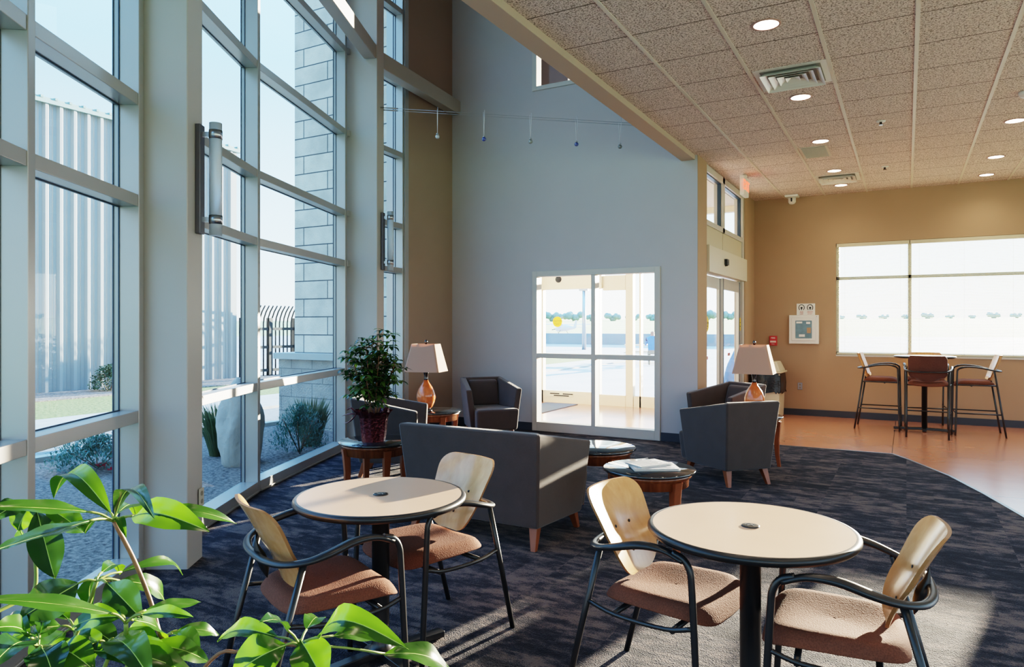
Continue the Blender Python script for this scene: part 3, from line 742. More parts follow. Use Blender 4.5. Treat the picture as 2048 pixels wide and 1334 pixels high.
def cafe_table(x, y, rz, label, h=.735, r=.375, name='round_table', grp='round pedestal tables', logo=True, foot=.33):
    t = thing(name, label, 'table', (x, y, 0), rz, grp)
    m = MB(); m.lathe([(r - .035, h - .032), (r - .010, h - .030), (r, h - .018), (r, h - .010), (r - .006, h - .002), (r - .014, h), (r - .02, h), (0.001, h)], n=72, mis=[0, 0, 0, 0, 0, 0, 1, 1], capb=True, capt=False)
    m.build('tabletop', [M_BLACKP, M_TOP], t)
    if logo:
        lg = MB(); lg.lathe([(.033, h), (.033, h + .003), (.028, h + .004), (.001, h + .004)], n=28, capt=False); lo = lg.build('centre_disc', M_BLACKP, t)
        m = MB()
        for k in range(9):
            a = .5 + k * .28; m.beam((.019 * math.cos(a), .019 * math.sin(a), h + .0045), (.019 * math.cos(a + .2), .019 * math.sin(a + .2), h + .0045), .003, .001)
        m.beam((-.012, -.006, h + .0045), (.002, .008, h + .0045), .004, .001); m.beam((.002, .008, h + .0045), (.012, -.008, h + .0045), .004, .001)
        m.build('emblem', mat('emblem_silver', (.5, .5, .48), .3, metal=.5), lo)
    m = MB(); m.lathe([(.075, .055), (.050, .065), (.038, .09), (.038, h - .06), (.11, h - .045), (.11, h - .032)], n=24); m.build('column', M_BLACK, t)
    m = MB()
    for k in range(4):
        a = PI / 4 + k * PI / 2; m.beam((0, 0, .045), (foot * math.cos(a), foot * math.sin(a), .032), .05, .03)
        m.lathe([(.018, 0.012), (.018, .02)], (foot * .94 * math.cos(a), foot * .94 * math.sin(a), 0), 12)
    m.build('base', M_BLACK, t, bevel=.008, seg=2)
    return t
cafe_table(-2.02, 2.405, .45, 'round maple top table at the left, black pedestal, between two wooden chairs')
cafe_table(-.505, 2.70, .25, 'round maple top table at the right, black pedestal, lit by the sun')

# bar-height set
def bar_stool(fabric_back=False):
    t = thing('bar_stool', '', 'bar stool')
    H0 = .70
    m = MB(); K = 32
    def sp(j, v, top):
        a = 2 * PI * j / K; ca, sa = math.cos(a), math.sin(a); e = .45
        x = .235 * math.copysign(abs(ca) ** e, ca) * v; y = .225 * math.copysign(abs(sa) ** e, sa) * v
        z = H0 + (.03 - .04 * max(0, (v - .75) / .25) ** 2 if top else -.03) + .02 * (x / .23) ** 2 - .02 * max(0, (y - .1) / .12) ** 2
        return (x, y, z)
    m.grid([[sp(j, v, True) for j in range(K)] for v in (.02, .4, .7, .85, .95, 1)] + [[sp(j, v, False) for j in range(K)] for v in (1, .8, .02)], 0, True, closed=True)
    m.build('seat', M_SEAT, t)
    m = MB(); R = []
    for side in (0, 1):
        G = []
        for i in range(13):
            s = i / 12; z = H0 + .03 + .35 * s
            hw = .225 * (1 - .5 * max(0, (.35 - s) / .35) ** 2) * (1 - .12 * max(0, (s - .85) / .15) ** 2)
            G.append([(hw * q, -.20 - .12 * s + .05 * q * q + (.007 if side else -.007) * (2 if fabric_back else 1), z + (.025 * q * q if s < .1 else 0)) for q in [-1 + 2 * j / 10 for j in range(11)]])
        R.append(G)
    m.grid(R[1], 0); m.grid([list(reversed(r)) for r in R[0]], 0)
    for f, b_ in ((R[0][0], R[1][0]), (R[1][-1], R[0][-1]), ([r[0] for r in R[1]], [r[0] for r in R[0]]), ([r[-1] for r in R[0]], [r[-1] for r in R[1]])): m.grid([f, b_], 1, False)
    m.build('backrest', [M_BACKF if fabric_back else M_MAPLE, M_BACKF if fabric_back else M_PLYEDGE], t)
    pts = [(-.265, .19, H0 + .20), (-.27, .10, H0 + .225), (-.27, -.05, H0 + .215), (-.255, -.18, H0 + .185), (-.19, -.265, H0 + .17), (0, -.305, H0 + .165), (.19, -.265, H0 + .17), (.255, -.18, H0 + .185), (.27, -.05, H0 + .215), (.27, .10, H0 + .225), (.265, .19, H0 + .20)]
    m = MB(); m.tube(smooth_path(pts, 5), .015, 10, flat=.7, upv=(0, 0, 1)); m.build('arm_ring', M_BLACKP, t)
    for s in (-1, 1):
        m = MB(); m.tube(smooth_path([(s * .265, .15, H0 + .222), (s * .265, .20, H0 + .19), (s * .265, .215, H0 + .12), (s * .265, .225, .35), (s * .265, .235, .0)], 4), .012, 8); m.build('leg', M_BLACK, t)
        m = MB(); m.tube([(s * .245, -.205, H0 + .18), (s * .24, -.29, .3), (s * .24, -.335, 0)], .012, 8); m.build('leg', M_BLACK, t)
    m = MB()
    for s in (-1, 1): m.tube([(s * .265, .215, H0 - .02), (s * .243, -.235, H0 - .02)], .009, 8)
    m.tube([(-.25, .05, H0 - .03), (.25, .05, H0 - .03)], .011, 8); m.build('seat_frame', M_BLACK, t)
    m = MB(); m.tube([(-.24, -.29, .30), (-.265, .228, .30), (.265, .228, .30), (.24, -.29, .30)], .009, 8)
    m.build('foot_rail', M_BLACK, t)
    return t
BG = 'bar stools around the high table'
s1 = bar_stool(); s1.location = (-.31, 11.45, 0); s1.rotation_euler = (0, 0, math.radians(-92)); s1['label'] = 'bar stool with maple back on the left side of the high table'; s1['group'] = BG
dup(s1, (.80, 11.42, 0), math.radians(92), 'bar stool with maple back on the right side of the high table', BG)
dup(s1, (.24, 11.83, 0), math.radians(182), 'bar stool hidden behind the high table, against the blinds', BG)
s2 = bar_stool(True); s2.location = (.255, 10.97, 0); s2.rotation_euler = (0, 0, math.radians(-3)); s2['label'] = 'bar stool with brown fabric back in front of the high table'; s2['group'] = BG
t = thing('high_table', 'round bar height table in front of the blinds', 'table', (.22, 11.38, 0))
m = MB(); h = 1.055; r = .38
m.lathe([(r - .03, h - .03), (r, h - .018), (r, h - .006), (r - .012, h), (0.001, h)], n=56, mis=[0, 0, 0, 1, 1], capt=False); m.build('tabletop', [M_BLACKP, M_TOP], t)
m = MB(); m.lathe([(.035, .04), (.035, h - .04), (.1, h - .03)], n=20); m.build('column', M_BLACK, t)
m = MB()
for kx in ((-.38, 0), (.38, 0)): m.beam((0, 0, .035), (*kx, .025), .05, .035)
for ky in ((0, -.12), (0, .12)): m.beam((0, 0, .035), (*ky, .025), .05, .035)
m.build('base', M_BLACK, t, bevel=.006, seg=2)

# upholstered tub seating
def tub(name, label, cat, W, group=None):
    """faces +Y; W = back width at the top"""
    t = thing(name, label, cat, group=group)
    hb = W / 2; hbb = hb - .045      # bottom narrower
    fr = hb + .085; frb = hb + .015
    yb, yt, yf, yfb = -.30, -.375, .285, .27
    Z0, ZB, ZA = .155, .785, .665
    th = .085
    m = MB(); m.hexa([(-hbb, yb, Z0), (hbb, yb, Z0), (hbb, yb + th, Z0), (-hbb, yb + th, Z0), (-hb, yt, ZB), (hb, yt, ZB), (hb - .03, yt + th, ZB), (-hb + .03, yt + th, ZB)])
    m.build('backrest', M_SOFA, t, bevel=.018, seg=3)
    m = MB(); ytop = ZB - .02
    m.box(-hb + .03, hb - .03, yt - .006, yt + .012, ZB - .085, ZB - .01)
    for s in (-1, 1):
        # arm: outer/inner lines
        o0 = Vector((s * hbb, yb)); o1 = Vector((s * frb, yfb)); i0 = Vector((s * (hbb - .07), yb + .03)); i1 = Vector((s * (frb - .085), yfb))
        O0 = Vector((s * hb, yt)); O1 = Vector((s * fr, yf)); I0 = Vector((s * (hb - .075), yt + .05)); I1 = Vector((s * (fr - .075), yf))
        P = [(*o0, Z0), (*i0, Z0), (*i1, Z0), (*o1, Z0), (*O0, ZB), (*I0, ZB), (*I1, ZA), (*O1, ZA)]
        if s < 0: P = [P[0], P[3], P[2], P[1], P[4], P[7], P[6], P[5]]
        a = MB(); a.hexa(P); a.build('armrest', M_SOFA, t, bevel=.018, seg=3)
    sw = frb - .075
    m = MB(); m.hexa([(-hbb + .05, -.24, Z0), (hbb - .05, -.24, Z0), (sw + .04, .42, Z0), (-sw - .04, .42, Z0), (-hbb + .05, -.24, .42), (hbb - .05, -.24, .42), (sw + .055, .455, .43), (-sw - .055, .455, .43)])
    m.build('seat', M_SOFA, t, bevel=.035, seg=4)
    if True:
        m = MB(); m.hexa([(-hb + .08, yb + .06, .42), (hb - .08, yb + .06, .42), (hb - .08, yb + .15, .42), (-hb + .08, yb + .15, .42), (-hb + .09, yt + .07, ZB - .03), (hb - .09, yt + .07, ZB - .03), (hb - .09, yt + .14, ZB - .04), (-hb + .09, yt + .14, ZB - .04)])
        m.build('back_cushion', M_SOFA, t, bevel=.03, seg=3)
    for sx in (-1, 1):
        for (y, dy) in ((yb + .06, -.055), (.30, .05)):
            xx = (hbb - .05) if dy < 0 else (sw - .02)
            c = Vector((sx * xx, y, Z0 + .005)); d = Vector((sx * (xx + .02), y + dy, .01))
            m = MB(); a1, a2 = .032, .018
            m.hexa([(d.x - a2, d.y - a2, d.z), (d.x + a2, d.y - a2, d.z), (d.x + a2, d.y + a2, d.z), (d.x - a2, d.y + a2, d.z), (c.x - a1, c.y - a1, c.z), (c.x + a1, c.y - a1, c.z), (c.x + a1, c.y + a1, c.z), (c.x - a1, c.y + a1, c.z)])
            m.build('leg', M_LEG, t, bevel=.004, seg=1)
    return t
ls = tub('loveseat', 'charcoal loveseat seen from behind in the middle of the lounge', 'sofa', 1.13)
ls.location = (-2.60, 4.33, .0)
AG = 'charcoal tub armchairs'
def place(o, bx, by, ang):
    """put the back edge centre at (bx,by), facing angle ang degrees"""
    a = math.radians(ang); o.location = (bx + .375 * math.cos(a), by + .375 * math.sin(a), 0); o.rotation_euler = (0, 0, a - PI / 2)
ar = tub('armchair', 'charcoal tub armchair with its back to the camera, right of the coffee tables', 'armchair', .58, AG)
place(ar, -1.20, 6.60, 138)
def dup_at(bx, by, ang, lab):
    o = dup(ar, (0, 0, 0), 0, lab, AG); place(o, bx, by, ang); return o
dup_at(-1.68, 8.84, 238, 'charcoal tub armchair by the sliding doors, partly hidden behind the right lamp')
dup_at(-5.06, 8.10, -42, 'charcoal tub armchair in the corner left of the interior window')
dup_at(-4.78, 5.33, 28, 'charcoal tub armchair behind the potted plant, near the glass wall')

# small round wood tables
def occasional(label, x, y, rz, h=.53, r=.305, grp='round side tables with dark tops'):
    t = thing('side_table', label, 'side table', (x, y, 0), rz, grp)
    m = MB(); m.lathe([(r - .006, h - .018), (r, h - .014), (r, h - .004), (r - .004, h), (.001, h)], n=56, capt=False); m.build('tabletop', M_STONE_TOP, t)
    m = MB(); ri = r - .05
    m.lathe([(ri, h - .018), (r - .018, h - .022), (r - .03, h - .045), (r - .045, h - .055), (r - .047, h - .105), (r - .06, h - .108), (r - .075, h - .105), (r - .08, h - .02)], n=56, capb=False, capt=False); m.build('apron', M_CHERRY, t)
    for k in range(4):
        a = k * PI / 2 + PI / 4; rr = r - .055
        m = MB(); ca, sa = math.cos(a), math.sin(a)
        prof = [(rr + .008, h - .05, .030), (rr, h - .11, .028), (rr - .008, h * .55, .024), (rr - .002, h * .25, .020), (rr + .018, .012, .017)]
        rows = []
        for (q, z, w_) in prof:
            c0 = Vector((q * ca, q * sa, z)); er = Vector((ca, sa, 0)) * w_; et = Vector((-sa, ca, 0)) * w_
            rows.append([c0 - er - et, c0 + er - et, c0 + er + et, c0 - er + et])
        m.grid(rows, 0, False, closed=True); m.add(rows[-1], [(0, 1, 2, 3)]); m.add(rows[0], [(3, 2, 1, 0)])
        m.build('leg', M_LEG, t, bevel=.004, seg=2)
    return t
tA = occasional('dark topped round side table holding the folded newspaper, right of the loveseat', -1.50, 4.53, .25)
tB = dup(tA, (-2.12, 5.12, 0), .1, 'dark topped round side table in front of the loveseat, behind its right arm')
tC = dup(tA, (-3.83, 4.50, 0), math.radians(15), 'dark topped round side table under the foil wrapped plant')
tD = dup(tA, (-4.62, 6.42, 0), .2, 'dark topped round side table under the left lamp')
tE = dup(tA, (-1.42, 7.72, 0), .75, 'dark topped round side table under the right lamp')

# newspaper + papers
def paper(x, y, z, w_, l, rz, label, name, n, shape=None):
    t = thing(name, label, 'newspaper', (x, y, z), rz)
    m = MB()
    for k in range(n):
        o = .004 * math.sin(k * 2.3); m.box(-w_ / 2 + o, w_ / 2 + o, -l / 2 - o, l / 2 - o, k * .004, k * .004 + .003)
    m.build('sheets', M_PAPER, t)
    m = MB(); zt = n * .004
    for k in range(10): m.box(-w_ / 2 + .02, w_ / 2 - .03 - .02 * (k % 3), -l / 2 + .02 + k * .022, -l / 2 + .028 + k * .022, zt - .001, zt + .0004)
    m.build('print', mat('faint_print', (.5, .5, .5), .7), t)
    return t
paper(-1.47, 4.53, .531, .30, .22, .55, 'folded newspaper lying at the bottom of the pile on the side table', 'newspaper', 4)
paper(-1.51, 4.55, .5475, .26, .18, 1.0, 'sheaf of white papers lying on top of the folded newspaper', 'paper_sheaf', 3)

# lamps
def lamp(label, x, y, z, rz):
    t = thing('table_lamp', label, 'lamp', (x, y, z), rz, 'orange ceramic table lamps')
    m = MB(); m.lathe([(.070, 0), (.070, .012), (.050, .020), (.040, .030)], n=32); m.build('base', M_DARKCHROME, t)
    m = MB(); m.lathe([(.052, .028), (.072, .05), (.095, .10), (.106, .15), (.103, .19), (.086, .24), (.058, .285), (.034, .32), (.024, .345)], n=40); m.build('body', M_CERAMIC, t)
    m = MB(); m.lathe([(.024, .343), (.020, .36), (.022, .40), (.030, .435), (.034, .445), (.018, .452)], n=24); m.build('neck', M_DARKCHROME, t)
    m = MB(); z0, z1 = .44, .745; a0, b0, a1, b1 = .205, .165, .135, .105
    def ring(a, b, z, n=10, c=.045):
        P = []
        for (sx, sy, st) in ((1, 1, 0), (-1, 1, 90), (-1, -1, 180), (1, -1, 270)):
            for k in range(n + 1):
                q = math.radians(st + 90 * k / n); P.append((sx * (a - c) + c * math.cos(q), sy * (b - c) + c * math.sin(q), z))
        return P
    m.grid([ring(a0, b0, z0, c=.03), ring((a0 + a1) / 2, (b0 + b1) / 2, (z0 + z1) / 2, c=.025), ring(a1, b1, z1, c=.02)], 0, False, closed=True)
    o = m.build('lamp_shade', M_SHADE, t, solid=.003)
    m = MB(); m.beam((-a1, 0, z1 - .01), (a1, 0, z1 - .01), .006, .004); m.beam((0, -b1, z1 - .01), (0, b1, z1 - .01), .006, .004); m.tube([(0, 0, .45), (0, 0, z1)], .005, 8); m.build('harp', M_BRASS, t)
    m = MB(); m.lathe([(.008, z1 - .006), (.012, z1 + .004), (.018, z1 + .02), (.014, z1 + .036), (.004, z1 + .048)], n=18); m.build('finial', M_DARKCHROME, t)
    return t
lp = lamp('orange ceramic table lamp beside the brown wall on the left', -4.645, 6.30, .5305, math.radians(15))
dup(lp, (-1.41, 7.75, .5305), math.radians(2), 'orange ceramic table lamp on the right, in front of the sliding doors')

# ------------------------------------------------------------------ plants
def leaf_geo(m, base, tip, width, up=(0, 0, 1), arch=.12, fold=.25, wav=.04, n=9, mi=0, vein=None, roll=0):
    base = Vector(base); tip = Vector(tip); ax = tip - base; L = ax.length; d = ax.normalized()
    side = d.cross(Vector(up))
    if side.length < .05: side = d.cross(Vector((1, 0, 0)))
    side.normalize(); side = Matrix.Rotation(roll, 3, d) @ side
    nn = side.cross(d).normalized()
    rows = []; ph = random.random() * 6
    for i in range(n + 1):
        s = i / n; c = base + d * (L * s) + nn * (arch * L * math.sin(PI * s) - arch * .4 * L * s * s)
        w_ = width * .5 * (math.sin(PI * min(1, s ** .92)) ** .85 if 0 < s < 1 else 0.01)
        if i == n: w_ = width * .01
        if i == 0: w_ = width * .03
        row = []
        for j in (-1, -.55, 0, .55, 1):
            wv = wav * width * math.sin(s * 14 + ph + (0 if j > 0 else 2)) * abs(j)
            row.append(c + side * (w_ * j) + nn * (fold * w_ * abs(j) + wv))
        rows.append(row)
    m.grid(rows, mi, True)
    if vein is not None:
        V = []
        for i in range(n):
            s = i / n
            V.append(rows[i][2] - nn * .0006)
        V.append(rows[-1][2])
        m.tube(V, [width * .012 + .0004] * (len(V) - 1) + [.0003], 5, mi=vein, cap=False)

# foreground plant at the left: designed as whorls hanging on slender stems
fg = thing('umbrella_plant', 'tall umbrella plant with big glossy leaves in the near left corner', 'plant', (-1.38, .66, 0))
FG0 = Vector((-1.38, .66, 0))
fol, stm = MB(), MB()
def P3(px, py, fw): return at(px, py, fw) - FG0
def whorl(hub, leaves, w=.05, col=None):
    h = P3(*hub)
    for L in leaves:
        px, py, fw, wd = L[:4]; wd *= .86; kw = L[4] if len(L) > 4 else {}
        tip = P3(px, py, fw); pet = kw.pop('pet', .22); b = h.lerp(tip, pet)
        b.z += kw.pop('rise', .012)
        fc = kw.pop('face', .55); tc_ = (Vector((0, 0, CAMZ)) - (FG0 + h)).normalized()
        kw['up'] = Vector((0, 0, 1)) * (1 - fc) + tc_ * fc; kw['roll'] = kw.get('roll', 0) * .35; kw['wav'] = .055; kw['n'] = 12
        stm.tube(smooth_path([h, h.lerp(b, .5) + Vector((0, 0, .004)), b], 3), .0022, 6, mi=kw.pop('sc', 0))
        leaf_geo(fol, b, tip, wd, mi=kw.pop('mi', 0), vein=2, **kw)
    return h
D = 1.28
h1 = whorl((228, 1043, D), [
    (412, 1056, D - .08, .068, dict(arch=.16, face=.7)), (476, 1042, D + .12, .034, dict(arch=.14)), (306, 1014, D - .2, .040, dict(mi=1, face=.2, pet=.05, arch=.16)),
    (102, 975, D + .18, .062, dict(arch=.22, pet=.05, roll=.3)), (-30, 1012, D - .15, .040, dict(mi=0, arch=.02, roll=.5)), (-10, 1100, D - .28, .045, dict(mi=1, arch=.0, roll=.8, pet=.25)),
    (252, 1072, D - .1, .018, dict(mi=0)), (168, 1062, D + .2, .075, dict(mi=0, roll=.4, arch=.05, pet=.45)), (275, 1030, D + .22, .06, dict(arch=.1, pet=.1))])
stm.tube(smooth_path([h1, P3(268, 1120, D + .02), P3(300, 1200, D + .03), P3(318, 1265, D + .02), P3(335, 1340, D), Vector((.02, .10, .55)), Vector((0, .02, .36))], 6), .0042, 8, mi=1)
h0 = whorl((68, 1013, D + .12), [
    (34, 1062, D + .1, .060, dict(pet=.1, roll=.2)), (110, 1160, D + .05, .070, dict(mi=1, pet=.16, arch=-.06, face=.9)), (168, 1065, D + .15, .06, dict(roll=.7)),
    (-20, 1040, D + .05, .05, dict(mi=1)), (48, 1085, D + .2, .05, dict())])
stm.tube(smooth_path([h0, P3(70, 1100, D + .12), P3(70, 1175, D + .12), P3(40, 1200, D + .1), P3(-30, 1235, D + .05)], 5), .0038, 8, mi=0)
h2 = whorl((193, 1162, D), [
    (38, 1238, D - .08, .080, dict(mi=1, pet=.25, arch=.06, face=.9)), (282, 1236, D - .06, .066, dict(mi=1, pet=.25, face=.9, arch=.06)), (178, 1214, D + .08, .045, dict(pet=.15, roll=.8)),
    (218, 1215, D + .1, .045, dict(mi=1, pet=.12, roll=.8)), (242, 1142, D + .15, .04, dict(pet=.2)), (336, 1200, D + .12, .05, dict(arch=.16, pet=.3)), (373, 1142, D + .2, .028, dict(arch=.18, pet=.25))])
stm.tube(smooth_path([h2, P3(170, 1230, D + .02), P3(150, 1275, D + .02), P3(128, 1340, D), Vector((-.02, .04, .5)), Vector((0, 0, .36))], 5), .0036, 8, mi=0)
h3 = whorl((252, 1246, D - .1), [
    (402, 1203, D, .028, dict(arch=.03, pet=.25)), (385, 1232, D - .15, .030, dict(arch=.06, pet=.25)), (-40, 1196, D - .25, .034, dict(arch=.04, pet=.12)), (210, 1238, D, .02, dict()),
    (332, 1294, D + .05, .050, dict(arch=.1, pet=.15)), (140, 1254, D - .1, .055, dict(arch=.12, pet=.1))])
stm.tube(smooth_path([h3, P3(252, 1300, D - .08), P3(250, 1345, D - .06), Vector((.03, .02, .52)), Vector((.01, 0, .36))], 5), .0036, 8, mi=0)
h7 = whorl((150, 1262, D + .06), [(20, 1275, D, .055, dict(mi=0)), (235, 1290, D + .05, .06, dict(mi=1)), (95, 1215, D + .1, .045, dict()), (180, 1330, D, .075, dict(mi=0, face=.8)), (60, 1325, D + .05, .07, dict(mi=1, face=.8))])
stm.tube(smooth_path([h7, P3(150, 1345, D + .04), Vector((.02, -.03, .5)), Vector((.01, .01, .36))], 5), .0036, 8, mi=0)
h8 = whorl((330, 1275, D + .08), [(250, 1262, D + .1, .04, dict(mi=0)), (400, 1300, D + .05, .055, dict(mi=1)), (345, 1338, D + .05, .07, dict(mi=0, face=.8)), (290, 1330, D + .1, .055, dict(mi=1)), (440, 1268, D + .15, .035, dict(mi=0))])
stm.tube(smooth_path([h8, P3(318, 1345, D + .05), Vector((.04, .03, .5)), Vector((.01, .01, .36))], 5), .0034, 8, mi=0)
h4 = whorl((76, 1297, D - .12), [
    (-10, 1252, D - .2, .055, dict(mi=0, roll=.4)), (92, 1236, D - .02, .030, dict()), (395, 1350, D - .1, .065, dict(arch=.10, pet=.35, roll=-.3)), (-20, 1330, D - .28, .06, dict(mi=1)),
    (188, 1338, D - .16, .065, dict(mi=0, pet=.3)), (60, 1262, D + .0, .04, dict()), (0, 1240, D - .05, .05, dict(roll=-.4)), (110, 1360, D - .2, .07, dict(mi=1))])
stm.tube(smooth_path([h4, P3(72, 1345, D - .1), Vector((-.06, -.02, .6)), Vector((-.01, -.01, .36))], 5), .0042, 8, mi=0)
h6 = whorl((215, 1290, D - .05), [
    (330, 1290, D + .02, .05, dict(mi=0, pet=.1)), (350, 1345, D - .12, .06, dict()), (130, 1322, D - .1, .055, dict(mi=1)), (300, 1350, D - .2, .07, dict(mi=1, pet=.1)), (60, 1345, D - .1, .06, dict()), (420, 1322, D, .05, dict(pet=.4))])
stm.tube(smooth_path([h6, P3(205, 1345, D - .05), Vector((.0, .0, .55)), Vector((0, 0.01, .36))], 5), .0036, 8, mi=0)
D5 = 1.22
h5 = whorl((600, 1291, D5), [
    (430, 1277, D5 + .10, .052, dict(arch=.14, pet=.25, roll=.2)), (462, 1352, D5 - .05, .085, dict(arch=.16, pet=.22, roll=-.5)), (522, 1240, D5 - .12, .040, dict(arch=.1, pet=.35, roll=.7, mi=1)),
    (640, 1234, D5 + .14, .045, dict(arch=.1, pet=.3)), (648, 1362, D5 - .06, .080, dict(arch=.06, pet=.05, roll=.3)), (806, 1282, D5 - .10, .062, dict(arch=.30, pet=.2, roll=.1)),
    (762, 1276, D5 + .1, .036, dict(arch=.08, pet=.4)), (910, 1345, D5 + .16, .062, dict(arch=.14, pet=.52, roll=-.6)), (612, 1334, D5 + .1, .05, dict(mi=1))])
stm.tube(smooth_path([h5, P3(540, 1288, D5), P3(480, 1302, D5), P3(400, 1345, D5), Vector((.10, .06, .55)), Vector((0.01, 0.0, .36))], 6), .0032, 8, mi=1)
fol.build('foliage', [M_LEAF, M_LEAF2, M_VEIN], fg); stm.build('stem', [M_STEM, M_STEMR], fg)
m = MB(); m.lathe([(.12, .012), (.15, .20), (.165, .33), (.17, .35), (.155, .35), (.15, .33)], n=32, capt=False); m.build('pot', mat('terracotta', (.3, .12, .06), .7), fg)
m = MB(); m.lathe([(.15, .325), (.05, .335), (.001, .34)], n=28, capt=False); m.build('soil', M_SOIL, fg)

# foil wrapped plant on the side table
PX, PY, PZ = -3.83, 4.47, .5305
pp = thing('potted_plant', 'bushy small leaved plant in crimson foil on the left side table', 'plant', (PX, PY, PZ))
m = MB(); K = 48; rows = []
for (r, z, am) in ((.095, 0.0, .002), (.100, .05, .004), (.106, .12, .005), (.114, .19, .006), (.120, .215, .008), (.135, .235, .015), (.140, .250, .02)):
    rows.append([((r + am * math.sin(j * 2 * PI * 11 / K) + random.uniform(-am, am) * .3) * math.cos(2 * PI * j / K), (r + am * math.sin(j * 2 * PI * 11 / K)) * math.sin(2 * PI * j / K), z + (.015 * random.uniform(-1, 1) if z > .22 else 0)) for j in range(K)])
m.grid(rows, 0, True, closed=True); m.add([(r[0], r[1], r[2]) for r in rows[0]], [tuple(reversed(range(K)))]); m.build('foil_wrap', M_FOIL, pp)
m = MB(); m.lathe([(.12, .20), (.001, .21)], n=24, capt=False, capb=False); m.build('soil', M_SOIL, pp)
m = MB()
for (dx, dz) in ((-.11, -.06), (-.08, .05), (-.13, .0)):
    m.tube(smooth_path([(-.11, -.08, .22), (-.11 + dx * .5, -.10, .22 + dz), (-.11 + dx, -.11, .20 + dz)], 4), [.004, .012, .016, .018, .016, .013, .012, .009, .006][:9], 8, flat=.3)
m.build('ribbon', M_RIBBON, pp)
m, s_ = MB(), MB(); random.seed(11)
stems = []
for k in range(11):
    a = k * 2.399; r = .10 * math.sqrt((k + .5) / 11) * 2.1
    topz = .94 - .9 * (r / .25) ** 2 * .5 + random.uniform(-.08, .04)
    if k < 3: topz = .95 - .06 * k
    top = Vector((r * math.cos(a), r * math.sin(a), .22 + (topz - .22) * .9))
    pth = smooth_path([(.03 * math.cos(a), .03 * math.sin(a), .2), (top.x * .6, top.y * .6, .2 + (top.z - .2) * .5), top], 6)
    s_.tube(pth, .0045, 6); stems.append(pth)
for pth in stems:
    for idx in range(4, len(pth), 1):
        p = pth[idx]
        for q in range((1 if idx % 3 == 0 else 2) if idx < len(pth) - 1 else 3):
            a = random.uniform(0, 2 * PI); reach = random.uniform(.05, .115)
            low = (p.z < .45)
            hub = p + Vector((math.cos(a) * reach, math.sin(a) * reach, random.uniform(-.01, .05)))
            s_.tube([p, hub], .0014, 4)
            nl = random.choice((6, 7, 7)); tilt = random.uniform(-.3, .3)
            for j in range(nl):
                b = 2 * PI * j / nl + a; L = random.uniform(.065, .10)
                tip = hub + Vector((math.cos(b) * L, math.sin(b) * L, -.018 + random.uniform(-.02, .02) + tilt * math.cos(b) * L))
                leaf_geo(m, hub.lerp(tip, .12), tip, .034, arch=.12, fold=.2, n=4, wav=0, mi=0 if random.random() < .6 else 1)
m.build('foliage', [M_LEAF2, leaf_mat('mid_leaf', (.07, .14, .03), (.14, .22, .05), (.25, .45, .05), .3)], pp); s_.build('stem', M_STEMR, pp)


# ------------------------------------------------------------------ sconces, outlets, wall items
def sconce(label, c, nrm, z0, z1, ln):
    t = thing('wall_sconce', label, 'wall light', (c[0], c[1], z0)); t.rotation_euler = (0, 0, math.atan2(nrm[1], nrm[0]))
    h = z1 - z0
    m = MB(); m.box(0.001, .035, -.035, .035, 0, h); m.build('backplate', mat('sconce_back', (.16, .15, .17), .35, metal=.6), t, bevel=.006, seg=2)
    m = MB(); m.lathe([(.038, -.01), (.038, h + .01)], (.115, 0, 0), 24); m.build('tube', mat('frosted_acrylic', (.80, .86, .92), .4, trans=.5), t)
    for z in (.06, h - .09):
        m = MB(); m.lathe([(.0405, z), (.0405, z + .055)], (.115, 0, 0), 24); m.box(.03, .085, -.012, .012, z + .015, z + .045); m.build('clamp', M_CHROME, t)
    return t
q = q1[1].lerp(q1[2], .62); sconce('tall tube wall light on the near big column', (q.x, q.y), n_in, 2.05, 2.73, 1)
q = q2[1].lerp(q2[2], .62); sconce('tall tube wall light on the farther slim column', (q.x, q.y), n2, 2.15, 2.84, 1)
def outlet(label, loc, rz, steel=False):
    t = thing('power_outlet', label, 'outlet', loc, rz)
    m = MB(); m.box(-.036, .036, -.006, 0, -.058, .058); m.build('plate', mat('ivory_plate', (.6, .55, .45), .4) if not steel else M_CHROME, t, bevel=.003, seg=1)
    m = MB()
    for z in (-.025, .025): m.lathe([(.015, -.009), (.015, -.005)], (0, 0, z), 16, axis='Y')
    m.build('socket', mat('socket', (.12, .14, .2) if steel else (.3, .26, .2), .5), t)
q = q1[1].lerp(q1[2], .8)
outlet('ivory power outlet box low on the near column', (q.x + n_in.x * .007, q.y + n_in.y * .007, .40), math.atan2(n_in.y, n_in.x) + PI / 2)
outlet('steel power outlet on the tan wall below the cabinet', (-1.53, 12.399, .48), 0, True)

# AED cabinet, sign, alarm
t = thing('defibrillator_cabinet', 'white wall cabinet with a glass front on the tan wall', 'cabinet', (-1.465, 12.40, 1.415))
m = MB(); W_, H_ = .225, .235
m.box(-W_, W_, -.08, 0, -H_, H_); m.build('case', M_WHITE, t, bevel=.006, seg=2)
m = MB(); m.box(-.185, .185, -.090, -.08, -.185, .195)
m.build('door', M_WHITE, t, bevel=.004, seg=1)
m = MB(); m.box(-.125, .125, -.0925, -.0905, -.145, .145); m.build('window_panel', mat('cabinet_glass', (.05, .10, .10), .08, spec=.8, noise=(9, .9)), t)
m = MB(); m.box(-.07, .02, -.094, -.0925, -.12, -.08); m.box(-.11, -.02, -.094, -.0925, .10, .13); m.box(.04, .10, -.094, -.0925, .09, .125); m.build('device_label', M_WHITE, t)
m = MB(); m.box(.05, .11, -.094, -.0925, -.06, .03); m.build('device', mat('tan_case', (.4, .25, .15), .5), t)
m = MB(); m.lathe([(.008, -.092), (.008, -.08)], (.195, 0, .21), 12, axis='Y'); m.build('lock', M_CHROME, t)
